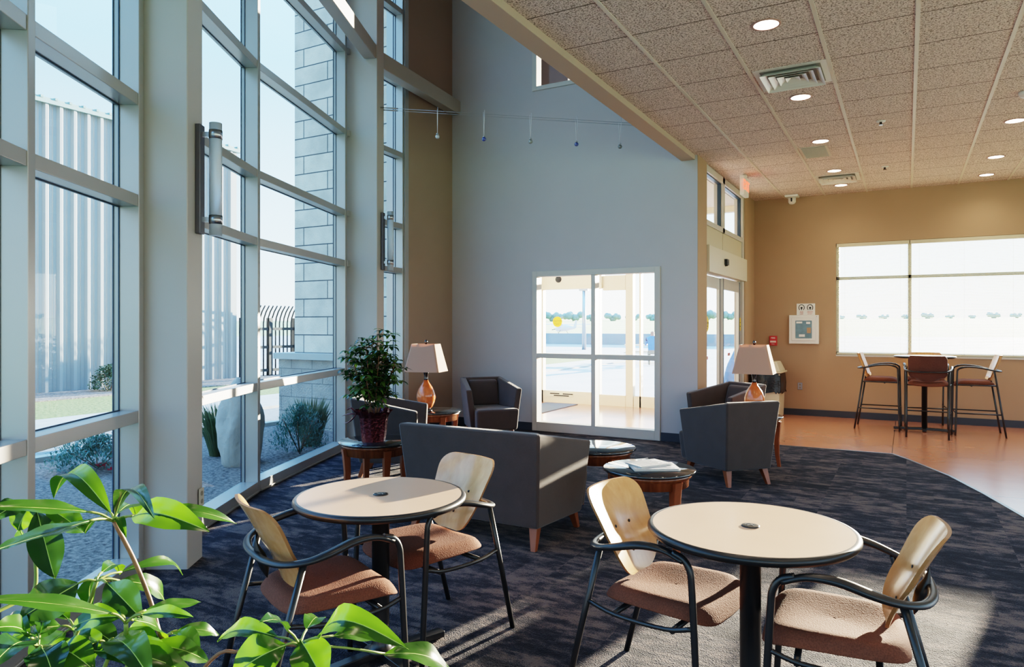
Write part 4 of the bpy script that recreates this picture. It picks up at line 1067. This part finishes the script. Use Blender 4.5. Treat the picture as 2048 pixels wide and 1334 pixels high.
t = thing('wall_placard', 'white placard with two ringed hearts above the wall cabinet', 'sign', (-1.44, 12.399, 1.745))
m = MB(); m.box(-.14, .14, -.01, 0, -.095, .095); m.build('board', M_WHITE, t)
for x in (-.065, .065):
    m = MB(); m.tube([(x + .042 * math.cos(a), -.0115, .03 + .048 * math.sin(a)) for a in [math.radians(-50 + 280 * k / 24) for k in range(25)]], .005, 6); m.lathe([(.016, -.013), (.016, -.01)], (x, 0, .025), 16, axis='Y')
    m.box(x - .006, x + .006, -.013, -.01, -.01, .02); m.build('symbol', M_LOGO, t)
    text('AED' if x < 0 else 'HEART', .03, M_RED, t, (x, -.0112, -.045), (PI / 2, 0, 0)); text('UNIT' if x < 0 else 'START', .024, M_RED, t, (x, -.0112, -.075), (PI / 2, 0, 0))
t = thing('fire_alarm', 'red fire alarm pull station on the tan wall', 'fire alarm', (-1.945, 12.40, 1.225))
m = MB(); m.box(-.06, .06, -.04, 0, -.08, .08); m.build('case', M_RED, t, bevel=.005, seg=2)
m = MB(); m.box(-.045, .045, -.055, -.04, -.03, .0); m.build('pull_bar', mat('alarm_pale', (.75, .55, .5), .4), t)
text('FIRE', .038, M_WHITE, t, (0, -.041, .045), (PI / 2, 0, 0)); text('PULL', .022, M_WHITE, t, (0, -.041, -.055), (PI / 2, 0, 0))

# waste bin
t = thing('waste_bin', 'beige waste bin with a domed lid and black bag by the entrance', 'bin', (-1.97, 12.05, 0), -.05)
m = MB(); m.hexa([(-.20, -.20, 0), (.20, -.20, 0), (.20, .20, 0), (-.20, .20, 0), (-.225, -.22, .71), (.225, -.22, .71), (.225, .22, .71), (-.225, .22, .71)]); m.build('body', M_BEIGE, t, bevel=.02)
m = MB(); K = 40; rows = []
for z, r in ((.40, .246), (.43, .240), (.55, .245), (.68, .238), (.715, .232)):
    rr = []
    for j in range(K):
        a = 2 * PI * j / K; ca, sa = math.cos(a), math.sin(a); e = .3; w_ = r + .008 * math.sin(j * 5.1) * (1 if z < .6 else .3)
        rr.append((w_ * math.copysign(abs(ca) ** e, ca), w_ * math.copysign(abs(sa) ** e, sa), z + (.02 * math.sin(j * 2.7) if z < .42 else 0)))
    rows.append(rr)
m.grid(rows, 0, True, closed=True); m.build('bin_bag', M_BAG, t)
m = MB(); m.hexa([(-.25, -.25, .715), (.25, -.25, .715), (.25, .25, .715), (-.25, .25, .715), (-.25, -.25, .745), (.25, -.25, .745), (.25, .25, .745), (-.25, .25, .745)])
m.hexa([(-.225, -.225, .745), (.225, -.225, .745), (.225, .225, .745), (-.225, .225, .745), (-.16, -.17, .90), (.16, -.17, .90), (.16, .17, .90), (-.16, .17, .90)]); m.build('lid', M_BEIGE, t, bevel=.015)

# exit sign
t = thing('exit_sign', 'white exit sign with red letters hanging at the door wall', 'sign', (-1.99, 10.2, CZ))
m = MB(); m.box(-.03, .03, -.16, .16, -.30, -.03); m.box(-.03, .03, -.05, .05, -.03, -.002); m.build('housing', M_WHITE, t, bevel=.006, seg=1)
text('EXIT', .20, mat('exit_red', (.8, .02, .01), .5, emit=(1, .06, .03), estr=3), t, (.0315, 0, -.165), (PI / 2, 0, PI / 2))

# ------------------------------------------------------------------ ceiling fixtures
M_LAMPD = mat('lamp_disc', (1, .97, .9), .5, emit=(1, .88, .70), estr=9.0)
dl = [(-.86, 5.17), (-.855, 6.97), (-.86, 8.75), (-.86, 10.51), (-.86, 11.64), (.98, 8.86), (.98, 10.64), (.98, 11.84), (-.86, 3.37), (-.86, 1.57), (.98, 7.05), (.98, 5.2), (.98, 3.4), (.98, 1.6), (2.8, 8.8), (2.8, 5.2), (2.8, 1.6), (2.8, 11.6)]
wh = ['nearest recessed ceiling light, front of the left row', 'second recessed light of the left row, beyond the near air vent', 'third recessed light of the left row, beside the small grille',
      'fourth recessed light of the left row, before the far air vent', 'last recessed light of the left row, past the far air vent', 'nearest recessed light of the right row, cut by the right edge of the photo',
      'second recessed light of the right row', 'farthest recessed light of the right row, near the tan wall']
base = None
for i, (x, y) in enumerate(dl):
    if i >= 8: continue
    if base is None:
        base = thing('ceiling_light', wh[0], 'ceiling light', (x, y, CZ), 0, 'recessed ceiling lights')
        m = MB(); m.lathe([(.084, -.001), (.098, -.001), (.100, -.006), (.094, -.009), (.084, -.007)], n=36, capb=False, capt=False); m.build('trim_ring', mat('ring_rose', (.45, .25, .22), .4), base)
        m = MB(); m.lathe([(.085, -.004), (.001, -.004)], n=36, capb=False, capt=False); m.build('lens', M_LAMPD, base)
    else: dup(base, (x, y, CZ), 0, wh[i])
for i, (x, y) in enumerate(dl):
    L = bpy.data.lights.new('downlight', 'SPOT'); L.energy = 16; L.color = (1, .80, .58); L.spot_size = math.radians(150); L.spot_blend = 1.0; L.shadow_soft_size = .08
    o = bpy.data.objects.new('downlight', L); COL.objects.link(o); o.location = (x, y, CZ - .03)

def vent(x, y, label, lx=.57, ly=.57):
    t = thing('air_vent', label, 'air vent', (x, y, CZ), 0, 'ceiling air diffusers')
    M_V = mat('vent_white', (.75, .73, .70), .3)
    m = MB(); m.box(-lx / 2, lx / 2, -ly / 2, ly / 2, -.004, -.001); m.build('frame', M_V, t)
    m = MB(); m.box(-lx / 2 + .05, lx / 2 - .05, -ly / 2 + .05, ly / 2 - .05, -.006, -.0045); m.build('throat', mat('vent_dark', (.22, .20, .19), .6), t)
    for k in range(4):
        a = lx / 2 - .05 - k * .06; b_ = a - .045; m = MB()
        zz0, zz1 = -.006, -.040 + k * .004
        A = [(-a, -a, zz1), (a, -a, zz1), (a, a, zz1), (-a, a, zz1)]; B = [(-b_, -b_, zz0), (b_, -b_, zz0), (b_, b_, zz0), (-b_, b_, zz0)]
        m.add(A + B, [(i, (i + 1) % 4, 4 + (i + 1) % 4, 4 + i) for i in range(4)]); m.build('vane', M_V, t, solid=.002)
vent(-.84, 6.36, 'near square air diffuser between the first two lights of the left row')
vent(-.86, 11.06, 'far square air diffuser between the last two lights of the left row')
m = MB(); m.box(-.155, .155, -.30, .30, -.006, -.001, 0); m.box(-.13, .13, -.275, .275, -.010, -.006, 1)
for k in range(20): m.box(-.13, .13, -.27 + k * .0275, -.262 + k * .0275, -.013, -.010, 0)
tag(m.build('return_grille', [M_TBAR, mat('grille_grey', (.25, .25, .24), .6)], loc=(-.97, 9.27, CZ)), 'small grey return air grille beside the third left light', 'air vent')
for (x, y, lab) in ((-.23, 8.2, 'nearer sprinkler head in the middle of the ceiling'), (-.25, 10.57, 'farther sprinkler head in the middle of the ceiling')):
    t = thing('sprinkler', lab, 'sprinkler', (x, y, CZ))
    m = MB(); m.lathe([(.045, -.001), (.04, -.01), (.015, -.012)], n=24, capb=False); m.build('escutcheon', M_WHITE, t)
    m = MB(); m.lathe([(.010, -.01), (.010, -.035), (.022, -.038), (.022, -.042)], n=14); m.beam((-.014, 0, -.012), (-.014, 0, -.04), .005, .005); m.build('head', M_DARKCHROME, t)
m = MB(); m.lathe([(.001, -.055), (.045, -.05), (.065, -.03), (.07, -.001)], n=28, capb=False)
tag(m.build('smoke_detector', M_WHITE, loc=(.955, 7.82, CZ)), 'white smoke detector on the ceiling at the right edge', 'detector')
t = thing('security_camera', 'small white security camera under the ceiling near the exit sign', 'camera', tuple(at(1584, 372, 11.4)))
t.location.z = CZ
m = MB(); m.box(-.10, .10, -.10, .10, -.035, -.001); m.build('mount', M_WHITE, t, bevel=.008, seg=2)
m = MB(); m.lathe([(.001, -.15), (.04, -.14), (.06, -.11), (.06, -.04), (.04, -.035)], n=20); m.build('dome', mat('camera_body', (.7, .66, .62), .3), t)
m = MB(); m.box(-.012, .012, -.064, -.058, -.11, -.05); m.build('lens', M_BLACKP, t)

# cable lights
ct = thing('cable_pair', 'two taut steel wires strung from the far column across the atrium', 'cable')
ca0 = Vector((-5.50, 6.62, 4.10)); ca1 = Vector((-3.02, 8.698, 4.08)); dv = (ca1 - ca0).normalized(); off = Vector((-dv.y, dv.x, 0)) * .045
for s in (-1, 1):
    m = MB(); m.tube([ca0 + off * s, ca1 + off * s], .0022, 6); m.build('wire', M_CHROME, ct)
for s in (-1, 1):
    m = MB(); m.tube([ca0 + off * s - dv * .06, ca0 + off * s + dv * .16], .008, 8); m.build('turnbuckle', M_CHROME, ct)
PG = 'glass ball pendants on the wires'
cols = [(.55, .56, .6), (.04, .07, .35), (.30, .31, .30), (.05, .08, .32), (.20, .20, .19)]
labs = ['clear glass ball pendant at the left end of the wires', 'second pendant from the left, cobalt blue glass ball', 'third pendant, smoky glass ball in the middle of the wires', 'fourth pendant from the left, dark blue glass ball', 'rightmost pendant, olive grey glass ball near the bulkhead']
for i, px in enumerate((875, 968, 1061, 1153, 1240)):
    f = .20 + i * .174
    u = (px - 1024) / FPX; dx, dy = -SN + u * CS, CS + u * SN
    # intersect view line with wire line in plan
    den = dv.x * dy - dv.y * dx; s = (ca0.y * dx - ca0.x * dy) / den
    p = ca0 + dv * s
    t = thing('pendant_light', labs[i], 'pendant light', tuple(p), math.atan2(off.y, off.x), PG)
    zb = -.29
    m = MB()
    for s2 in (-1, 1): m.tube([(s2 * .045, 0, .05), (s2 * .045, 0, -.01), (s2 * .006, 0, zb + .03)], .0028, 6)
    m.build('hanger', mat('hanger_wire', (.75, .75, .78), .3, metal=.5), t)
    m = MB(); m.lathe([(.006, zb + .035), (.016, zb + .028), (.016, zb + .015)], n=14); m.build('socket', M_CHROME, t)
    m = MB(); m.lathe([(.001, zb - .035)] + [(.027 * math.sin(a), zb - .010 - .026 * math.cos(a)) for a in [PI * k / 10 for k in range(1, 10)]] + [(.001, zb + .017)], n=20, capb=False, capt=False)
    m.build('glass_ball', mat('ball_%d' % i, cols[i], .08, spec=.9, coat=1.0), t)

# ------------------------------------------------------------------ OUTSIDE
g = MB(); g.box(-300, 300, -40, 110, -.30, -.10); g.hexa([(-700, 110, -.3), (500, 110, -.3), (500, 580, -.3), (-700, 580, -.3), (-700, 110, -.1), (500, 110, -.1), (500, 580, 6.81), (-700, 580, 6.81)])
struct(g, 'ground_airfield', M_FIELD, 'pale green airfield grass', 'ground')
def slab(name, M, x0, x1, y0, y1, z, label, cat):
    m = MB(); m.box(x0, x1, y0, y1, z - .12, z); return struct(m, name, M, label, cat)
slab('ground_apron', M_TARMAC, -80, 80, 12.56, 108, -.04, 'pale grey aircraft apron outside the doors', 'apron')
slab('ground_mulch_bed', M_MULCH, -8.35, -.5, -6, 12.5, -.035, 'bark mulch bed outside the glass wall', 'mulch bed')
slab('ground_kerb', M_CURB, -8.50, -8.35, -6, 12.5, .02, 'pale concrete kerb along the mulch bed', 'kerb')
slab('ground_driveway', M_ROAD, -10.2, -8.5, -6, 12.5, -.05, 'grey driveway outside the glass wall', 'driveway')
slab('ground_pavement', M_PATH, -11.9, -10.2, -6, 30, .0, 'pale concrete path beside the lawn', 'path')
slab('ground_lawn', M_GRASSG, -14.6, -11.9, -6, 30, .0, 'strip of sunlit lawn by the metal building', 'lawn')
slab('ground_bark_strip', M_MULCH, -16.5, -14.6, -6, 30, .02, 'strip of bark mulch along the metal building', 'mulch bed')
# corrugated building
mb = thing('metal_building', 'corrugated pale metal hangar outside beyond the lawn', 'building', (-16.4, 0, 0))
m = MB(); P = []; y = -6.0
while y < 13.2:
    for dy, dx in ((0, 0), (.06, 0), (.075, .018), (.09, 0), (.15, 0), (.19, .07), (.25, .07), (.30, 0)): P.append((dx, y + dy))
    y += .30
P = [p for i, p in enumerate(P) if i == 0 or p != P[i - 1]]
m.grid([[(p[0], p[1], 0.0) for p in P], [(p[0], p[1], 6.35) for p in P]], 0, False); m.build('wall_panel', M_SIDING, mb)
m = MB(); m.box(-12, -.01, 13.2, 13.35, 0, 6.35); m.box(-12, -11.9, -6, 13.2, 0, 6.35); m.box(-12, -.01, -6.1, -6, 0, 6.35); m.build('end_wall', M_SIDING, mb)
m = MB(); m.hexa([(.10, -6.1, 6.33), (.10, 13.45, 6.33), (-6, 13.45, 6.6), (-6, -6.1, 6.6), (.10, -6.1, 6.45), (.10, 13.45, 6.45), (-6, 13.45, 6.9), (-6, -6.1, 6.9)]); 
for k in range(65): m.beam((.12, -5.9 + k * .3, 6.45), (-1.5, -5.9 + k * .3, 6.56), .06, .05)
m.build('roof', mat('green_roof', (.30, .38, .34), .5), mb)
m = MB(); m.lathe([(.25, 6.5), (.25, 7.7), (.30, 7.72), (.30, 7.8)], (-2.6, 8.4, 0), 16); m.build('vent_pipe', M_SIDING, mb)
# limestone pylon
py = thing('stone_pylon', 'tall limestone clad pylon standing outside on a block base', 'pylon', (0, 0, 0))
m = MB(); m.box(-8.07, -6.28, 7.62, 8.6, 1.07, 10); m.build('shaft', M_LIME, py)
m = MB(); m.box(-8.24, -6.28, 7.47, 8.7, -.05, .98); m.build('block_base', M_SPLIT, py)
m = MB(); m.box(-8.30, -6.28, 7.41, 8.75, .98, 1.07); m.build('cap', mat('precast_cap', (.48, .49, .46), .85, noise=(6, .1)), py)
# boulder
random.seed(5)
bm = bmesh.new(); bmesh.ops.create_icosphere(bm, subdivisions=4, radius=1)
from mathutils import noise as mnoise
for v in bm.verts:
    n_ = mnoise.noise(v.co * 1.4) * .22 + mnoise.noise(v.co * 4) * .06
    v.co *= (1 + n_); v.co.x *= .22; v.co.y *= .24; v.co.z *= .57; v.co.x += .06 * v.co.z; v.co.z = max(v.co.z, -.38) + .34
for f in bm.faces: f.smooth = True
me = bpy.data.meshes.new('boulder'); bm.to_mesh(me); bm.free(); me.materials.append(M_BOULDER)
o = bpy.data.objects.new('boulder', me); COL.objects.link(o); o.location = (-6.36, 5.22, -.03); tag(o, 'upright rough granite boulder outside the glass wall', 'boulder')
# grasses / shrubs
def tuft(name, label, cat, x, y, h, spread, n, M, w_=.008):
    m = MB()
    for k in range(n):
        a = random.uniform(0, 2 * PI); r = random.uniform(0, spread * .35); r2 = r + random.uniform(.3, 1) * spread * .7; hh = h * random.uniform(.6, 1.05)
        b = Vector((r * math.cos(a), r * math.sin(a), -.02)); t_ = Vector((r2 * math.cos(a), r2 * math.sin(a), hh)); mid = b.lerp(t_, .55) + Vector((0, 0, hh * .18))
        s = Vector((-math.sin(a + 1), math.cos(a + 1), 0)) * w_
        m.add([b - s, b + s, mid + s, mid - s, t_], [(0, 1, 2, 3), (3, 2, 4)])
    o = m.build(name, M, loc=(x, y, -.03)); return tag(o, label, cat)
tuft('ornamental_grass', 'clump of tall ornamental grass left of the boulder', 'grass clump', -6.98, 5.45, .62, .32, 420, M_SPRIG)
tuft('ornamental_grass', 'clump of dry ornamental grass in front of the stone base', 'grass clump', -6.55, 6.45, .60, .30, 380, M_SPRIG)
def shrub(name, label, x, y, rx, h, n, M, flowers=None, w_=.018):
    t = thing(name, label, 'shrub', (x, y, -.03)); m = MB()
    for k in range(n):
        a = random.uniform(0, 2 * PI); e = random.uniform(0, PI / 2); r = random.uniform(.55, 1)
        c = Vector((rx * r * math.cos(a) * math.cos(e), rx * r * math.sin(a) * math.cos(e), h * (.1 + .9 * r * math.sin(e))))
        d = Vector((random.uniform(-1, 1), random.uniform(-1, 1), random.uniform(0, 1))).normalized() * random.uniform(.03, .07)
        leaf_geo(m, c, c + d, w_, n=2, wav=0)
    m.build('foliage', M, t)
    m = MB()
    for k in range(7):
        a = k * .9; m.tube([(0, 0, 0), (rx * .6 * math.cos(a), rx * .6 * math.sin(a), h * .7)], .006, 5)
    m.build('stem', M_STEMR, t)
    for f in flowers or []:
        m = MB()
        for k in range(14):
            a = k * 2.4; r = .012 + .0035 * k; m.lathe([(.001, 0), (.02, .012), (.028, .03)], (f[0] + r * math.cos(a), f[1] + r * math.sin(a), f[2] - .001 * k), 7, capb=False, capt=False)
        m.build('flower', M_ROSE, t)
    return t
shrub('blue_shrub', 'blue green shrub outside at the foot of the glass', -6.22, 5.95, .34, .58, 2600, M_SPRUCE, w_=.012)
c0 = at(195, 975, 7.4)
shrub('rose_bush', 'low rose bush with pink blooms outside the near glass', c0.x, c0.y, .50, .34, 2600, M_SPRUCE,
      [tuple(at(172, 955, 7.15) - Vector((c0.x, c0.y, -.03))), tuple(at(206, 931, 7.45) - Vector((c0.x, c0.y, -.03))), tuple(at(207, 968, 7.1) - Vector((c0.x, c0.y, -.03))), tuple(at(226, 940, 7.4) - Vector((c0.x, c0.y, -.03)))])
shrub('dark_shrub', 'small dark shrub at the foot of the metal building', -15.6, 9.25, .42, .62, 1500, mat('shrub_dark', (.05, .09, .035), .7, noise=(9, .5)), w_=.04)
# security fence with curved picket tops
def fence(name, label, a, b, n):
    t = thing(name, label, 'fence', (*a, 0)); d = Vector(b) - Vector(a); out = Vector((-d.y, d.x)).normalized() * -1
    m = MB()
    for k in range(n + 1):
        p = d * (k / n)
        m.tube([(p.x, p.y, 0), (p.x, p.y, 1.55), (p.x + out.x * .03, p.y + out.y * .03, 1.70), (p.x + out.x * .12, p.y + out.y * .12, 1.88), (p.x + out.x * .26, p.y + out.y * .26, 2.05)], .022, 5)
    m.build('picket', M_FENCE, t)
    for z in (.18, .85, 1.38):
        m = MB(); m.beam((0, 0, z), (d.x, d.y, z), .07, .08); m.build('rail', M_FENCE, t)
    for f in (0, .5, 1):
        m = MB(); m.beam((d.x * f, d.y * f, 0), (d.x * f, d.y * f, 1.7), .13, .13); m.build('post', M_FENCE, t)
fence('steel_fence', 'dark steel security fence with curved pickets beside the hangar corner', (-16.30, 13.45), (-16.2, 15.3), 13)
fence('steel_fence', 'dark steel security fence panel running behind the stone pylon', (-16.15, 15.55), (-13.2, 17.6), 26)
# airfield things
m = MB(); m.box(-42, -9.0, 52.0, 53.0, -.04, .84)
tag(m.build('concrete_barrier', mat('barrier', (.30, .34, .38), .9, noise=(.8, .2))), 'long low concrete barrier at the far edge of the apron', 'barrier')
t = thing('light_pole', 'slender lamp pole out on the apron behind the left panes', 'pole', tuple(at(1168, 690, 44))); t.location.z = -.04
m = MB(); m.tube([(0, 0, 0), (0, 0, 3.7)], [.14, .10], 10); m.build('pole', M_CHROME, t); m = MB(); m.box(-.3, .3, -.1, .1, 3.7, 3.85); m.build('lamp_head', M_CHROME, t)
# light aircraft
pc = at(1128, 668, 98); t = thing('light_aircraft', 'small white light aircraft parked far out on the apron', 'aircraft', (pc.x, pc.y, -.04), .9); t.scale = (.8, .8, .8)
M_PL = mat('aircraft_white', (.75, .75, .74), .4)
m = MB(); m.tube([(0, 3.0, 1.3), (0, 2.6, 1.3), (0, 1, 1.45), (0, -.8, 1.5), (0, -4, 1.5), (0, -4.4, 1.55)], [.15, .45, .62, .58, .18, .08], 12); m.build('fuselage', M_PL, t)
m = MB(); m.hexa([(-5.4, .2, 2.05), (5.4, .2, 2.05), (5.4, 1.6, 2.05), (-5.4, 1.6, 2.05), (-5.4, .3, 2.17), (5.4, .3, 2.17), (5.4, 1.5, 2.2), (-5.4, 1.5, 2.2)]); m.build('wing', M_PL, t)
m = MB(); m.box(-1.6, 1.6, -4.5, -3.8, 1.55, 1.62); m.hexa([(-.04, -4.6, 1.5), (.04, -4.6, 1.5), (.04, -3.5, 1.5), (-.04, -3.5, 1.5), (-.04, -4.9, 2.8), (.04, -4.9, 2.8), (.04, -4.4, 2.8), (-.04, -4.4, 2.8)]); m.build('tail', M_PL, t)
for (x, y_) in ((-1.1, .3), (1.1, .3), (0, 2.3)):
    m = MB(); m.lathe([(.22, -.08), (.22, .08)], (x, y_, .22), 16, axis='X'); m.beam((x, y_, .25), (x * .5, y_, 1.1), .06, .06); m.build('wheel', M_BLACKP, t)
m = MB(); m.beam((-.9, 3.05, 1.1), (.9, 3.05, 1.5), .05, .12); m.build('propeller', M_BLACKP, t)
# trees on the horizon
random.seed(3); TG = 'trees along the far horizon'
tree_mesh = []
for kx in range(3):
    m = MB()
    for q in range(6):
        rr = random.uniform(1.8, 2.8); cx, cy, cz = -4.6 + 1.8 * q + random.uniform(-.4, .4), random.uniform(-1, 1), random.uniform(1.6, 4.4)
        m.lathe([(.01, -rr)] + [(rr * math.sin(PI * i / 6) * random.uniform(.9, 1.1), -rr * math.cos(PI * i / 6)) for i in range(1, 6)] + [(.01, rr)], (cx, cy, cz), 9, capb=False, capt=False)
    tree_mesh.append(m)
crowns = [m.build('crown', M_TREES) for m in tree_mesh]; tm = MB(); tm.tube([(0, 0, 0), (0, 0, 3)], .35, 6); trunk = tm.build('trunk', M_TREES)
px = 1060; i = 0
used = set()
places = []
for px in range(1066, 1330, 40): places.append((px, random.uniform(425, 436), random.uniform(.85, 1.0) * (1.1 if px < 1180 else .85)))
for px in range(1412, 1500, 44): places.append((px, 430, random.uniform(.95, 1.1)))
for px in range(1680, 2060, 44): places.append((px, 430, random.uniform(.4, .6)))
for i, (px, dd, s) in enumerate(places):
    p = at(px, 651, dd); t = thing('tree', 'distant hazy green tree on the horizon beyond the airfield', 'tree', (p.x, p.y, -.15 + (p.y - 110) * .0147), random.uniform(-.12, .12) + TH, TG); t.scale = (s * .95, s * .95, s * .95)
    j = i % 3
    if j not in used: c = crowns[j]; used.add(j)
    else: c = crowns[j].copy(); COL.objects.link(c)
    c.parent = t
    if i == 0: c = trunk
    else: c = trunk.copy(); COL.objects.link(c)
    c.parent = t
# person in blue on a bench outside
pb = at(1303, 700, 26.0)
t = thing('picnic_table', 'grey picnic table outside seen through the right panes', 'table', (pb.x - .9, pb.y + 2.2, -.04), .3)
m = MB(); m.box(-.9, .9, -.38, .38, .70, .75); m.build('tabletop', M_BEIGE, t)
for y_ in (-.72, .72):
    m = MB(); m.box(-.9, .9, y_ - .14, y_ + .14, .42, .46); m.build('bench', M_BEIGE, t)
for x in (-.6, .6):
    m = MB(); m.beam((x, -.75, .0), (x, .2, .72), .06, .06); m.beam((x, .75, .0), (x, -.2, .72), .06, .06); m.beam((x, -.75, .40), (x, .75, .40), .05, .05); m.build('leg', M_FENCE, t)
def skin_person(name, label, loc, rz, joints, edges, mt):
    me = bpy.data.meshes.new(name); me.from_pydata([j[:3] for j in joints], edges, []); me.materials.append(mt)
    o = bpy.data.objects.new(name, me); COL.objects.link(o); o.location = loc; o.rotation_euler = (0, 0, rz)
    sk = o.modifiers.new('skin', 'SKIN'); layer = me.skin_vertices[0].data
    for i_, j in enumerate(joints): layer[i_].radius = (j[3], j[3])
    layer[0].use_root = True
    o.modifiers.new('sub', 'SUBSURF').levels = 1; o.modifiers['sub'].render_levels = 1
    return tag(o, label, 'person')
J = [(0, 0, .52, .15), (0, .02, .80, .15), (0, .04, 1.02, .16), (0, .05, 1.14, .06), (0, .07, 1.22, .085), (0, .08, 1.31, .08),
     (.19, .04, 1.03, .06), (.26, .10, .80, .045), (.20, .32, .80, .035), (-.19, .04, 1.03, .06), (-.26, .10, .80, .045), (-.20, .32, .80, .035),
     (.10, .05, .52, .09), (.13, .42, .50, .07), (.13, .42, .08, .045), (.13, .55, .04, .04), (-.10, .05, .52, .09), (-.13, .42, .50, .07), (-.13, .42, .08, .045), (-.13, .55, .04, .04)]
E_ = [(0, 1), (1, 2), (2, 3), (3, 4), (4, 5), (2, 6), (6, 7), (7, 8), (2, 9), (9, 10), (10, 11), (0, 12), (12, 13), (13, 14), (14, 15), (0, 16), (16, 17), (17, 18), (18, 19)]
pm, pnt, pbs, _ = nmat('seated_person_clothes')
ptc = N(pnt, 'ShaderNodeTexCoord'); psp = N(pnt, 'ShaderNodeSeparateXYZ'); pnt.links.new(ptc.outputs['Object'], psp.inputs[0])
c1 = mixc(pnt, math_node(pnt, 'GREATER_THAN', psp.outputs[2], .60), (.30, .26, .2), (.10, .22, .55))
c2 = mixc(pnt, math_node(pnt, 'GREATER_THAN', psp.outputs[2], 1.13), c1, (.40, .22, .15)); c3 = mixc(pnt, math_node(pnt, 'GREATER_THAN', psp.outputs[2], 1.30), c2, (.05, .03, .02))
pnt.links.new(c3, pbs.inputs['Base Color'])
skin_person('person', 'person in a blue shirt sitting on the bench outside', (pb.x, pb.y + .12, -.04), .3, J, E_, pm)

# golf push cart seen through sliding door (blue bag)
t = thing('luggage_cart', 'blue bag on a small wheeled cart outside the sliding doors', 'cart', (-4.05, 13.4, -.04), .3)
cpos = at(1466, 760, 16.0); t.location = (cpos.x, cpos.y, -.04)
m = MB(); m.tube(smooth_path([(-.05, 0, .12), (0, 0, .5), (.12, 0, .95)], 4), [.14, .16, .17, .17, .16, .15, .13, .11, .09], 12); m.build('bag', mat('blue_bag', (.10, .17, .32), .6, noise=(8, .5)), t)
m = MB(); m.tube([(-.2, -.1, .15), (.2, -.1, 1.15)], .012, 6); m.tube([(-.2, .1, .15), (.2, .1, 1.15)], .012, 6); m.tube([(.2, -.1, 1.15), (.2, .1, 1.15)], .012, 6); m.build('frame', M_CHROME, t)
for y_ in (-.2, .2):
    m = MB(); m.lathe([(.12, -.015), (.12, .015)], (-.12, y_, .12), 16, axis='Y'); m.build('wheel', M_BLACKP, t)

# ------------------------------------------------------------------ LIGHT
world = bpy.data.worlds.new('sky'); bpy.context.scene.world = world; world.use_nodes = True; nt = world.node_tree
bg = nt.nodes['Background']
tc = N(nt, 'ShaderNodeTexCoord'); sp = N(nt, 'ShaderNodeSeparateXYZ'); nt.links.new(tc.outputs['Generated'], sp.inputs[0])
r = nt.nodes.new('ShaderNodeValToRGB'); e = r.color_ramp.elements
e[0].position = 0.0; e[0].color = (1.0, .98, .94, 1); e[1].position = 1.0; e[1].color = (.15, .36, .80, 1)
x = e.new(.07); x.color = (.78, .93, 1.0, 1); x = e.new(.34); x.color = (.34, .66, .95, 1)
nt.links.new(sp.outputs[2], r.inputs[0])
# brighter towards the sun side (+Y)
k = math_node(nt, 'MULTIPLY_ADD', math_node(nt, 'MAXIMUM', sp.outputs[1], 0.0), 1.1, 1.0)
nt.links.new(r.outputs[0], bg.inputs['Color'])
st = math_node(nt, 'ADD', math_node(nt, 'MULTIPLY', k, 1.2), math_node(nt, 'MULTIPLY', math_node(nt, 'MAXIMUM', math_node(nt, 'SUBTRACT', sp.outputs[2], .3), 0.0), 5.5)); nt.links.new(st, bg.inputs['Strength'])

AZ, EL = math.radians(12.0), math.radians(7.2)   # sun east of +Y, low
sd = Vector((math.sin(AZ) * math.cos(EL), math.cos(AZ) * math.cos(EL), math.sin(EL)))
L = bpy.data.lights.new('sun', 'SUN'); L.energy = 27; L.color = (1, .86, .66); L.angle = math.radians(.6)
o = bpy.data.objects.new('sun', L); COL.objects.link(o); o.rotation_euler = sd.to_track_quat('Z', 'Y').to_euler()

# ------------------------------------------------------------------ CAMERA
cam = bpy.data.cameras.new('camera'); co = bpy.data.objects.new('camera', cam); COL.objects.link(co)
co.location = (0, 0, CAMZ); co.rotation_euler = (PI / 2, 0, TH)
cam.sensor_width = 36; cam.lens = 36 * FPX / 2048; cam.shift_y = -(667 - HZ) / 2048; cam.clip_end = 1500; cam.clip_start = .05
sc = bpy.context.scene; sc.camera = co
sc.view_settings.view_transform = 'Filmic'; sc.view_settings.look = 'High Contrast'; sc.view_settings.exposure = 0.85
cy = sc.cycles; cy.use_denoising = True; cy.max_bounces = 10; cy.diffuse_bounces = 6; cy.glossy_bounces = 4; cy.transparent_max_bounces = 16
cy.caustics_reflective = False; cy.caustics_refractive = False; cy.sample_clamp_indirect = 8
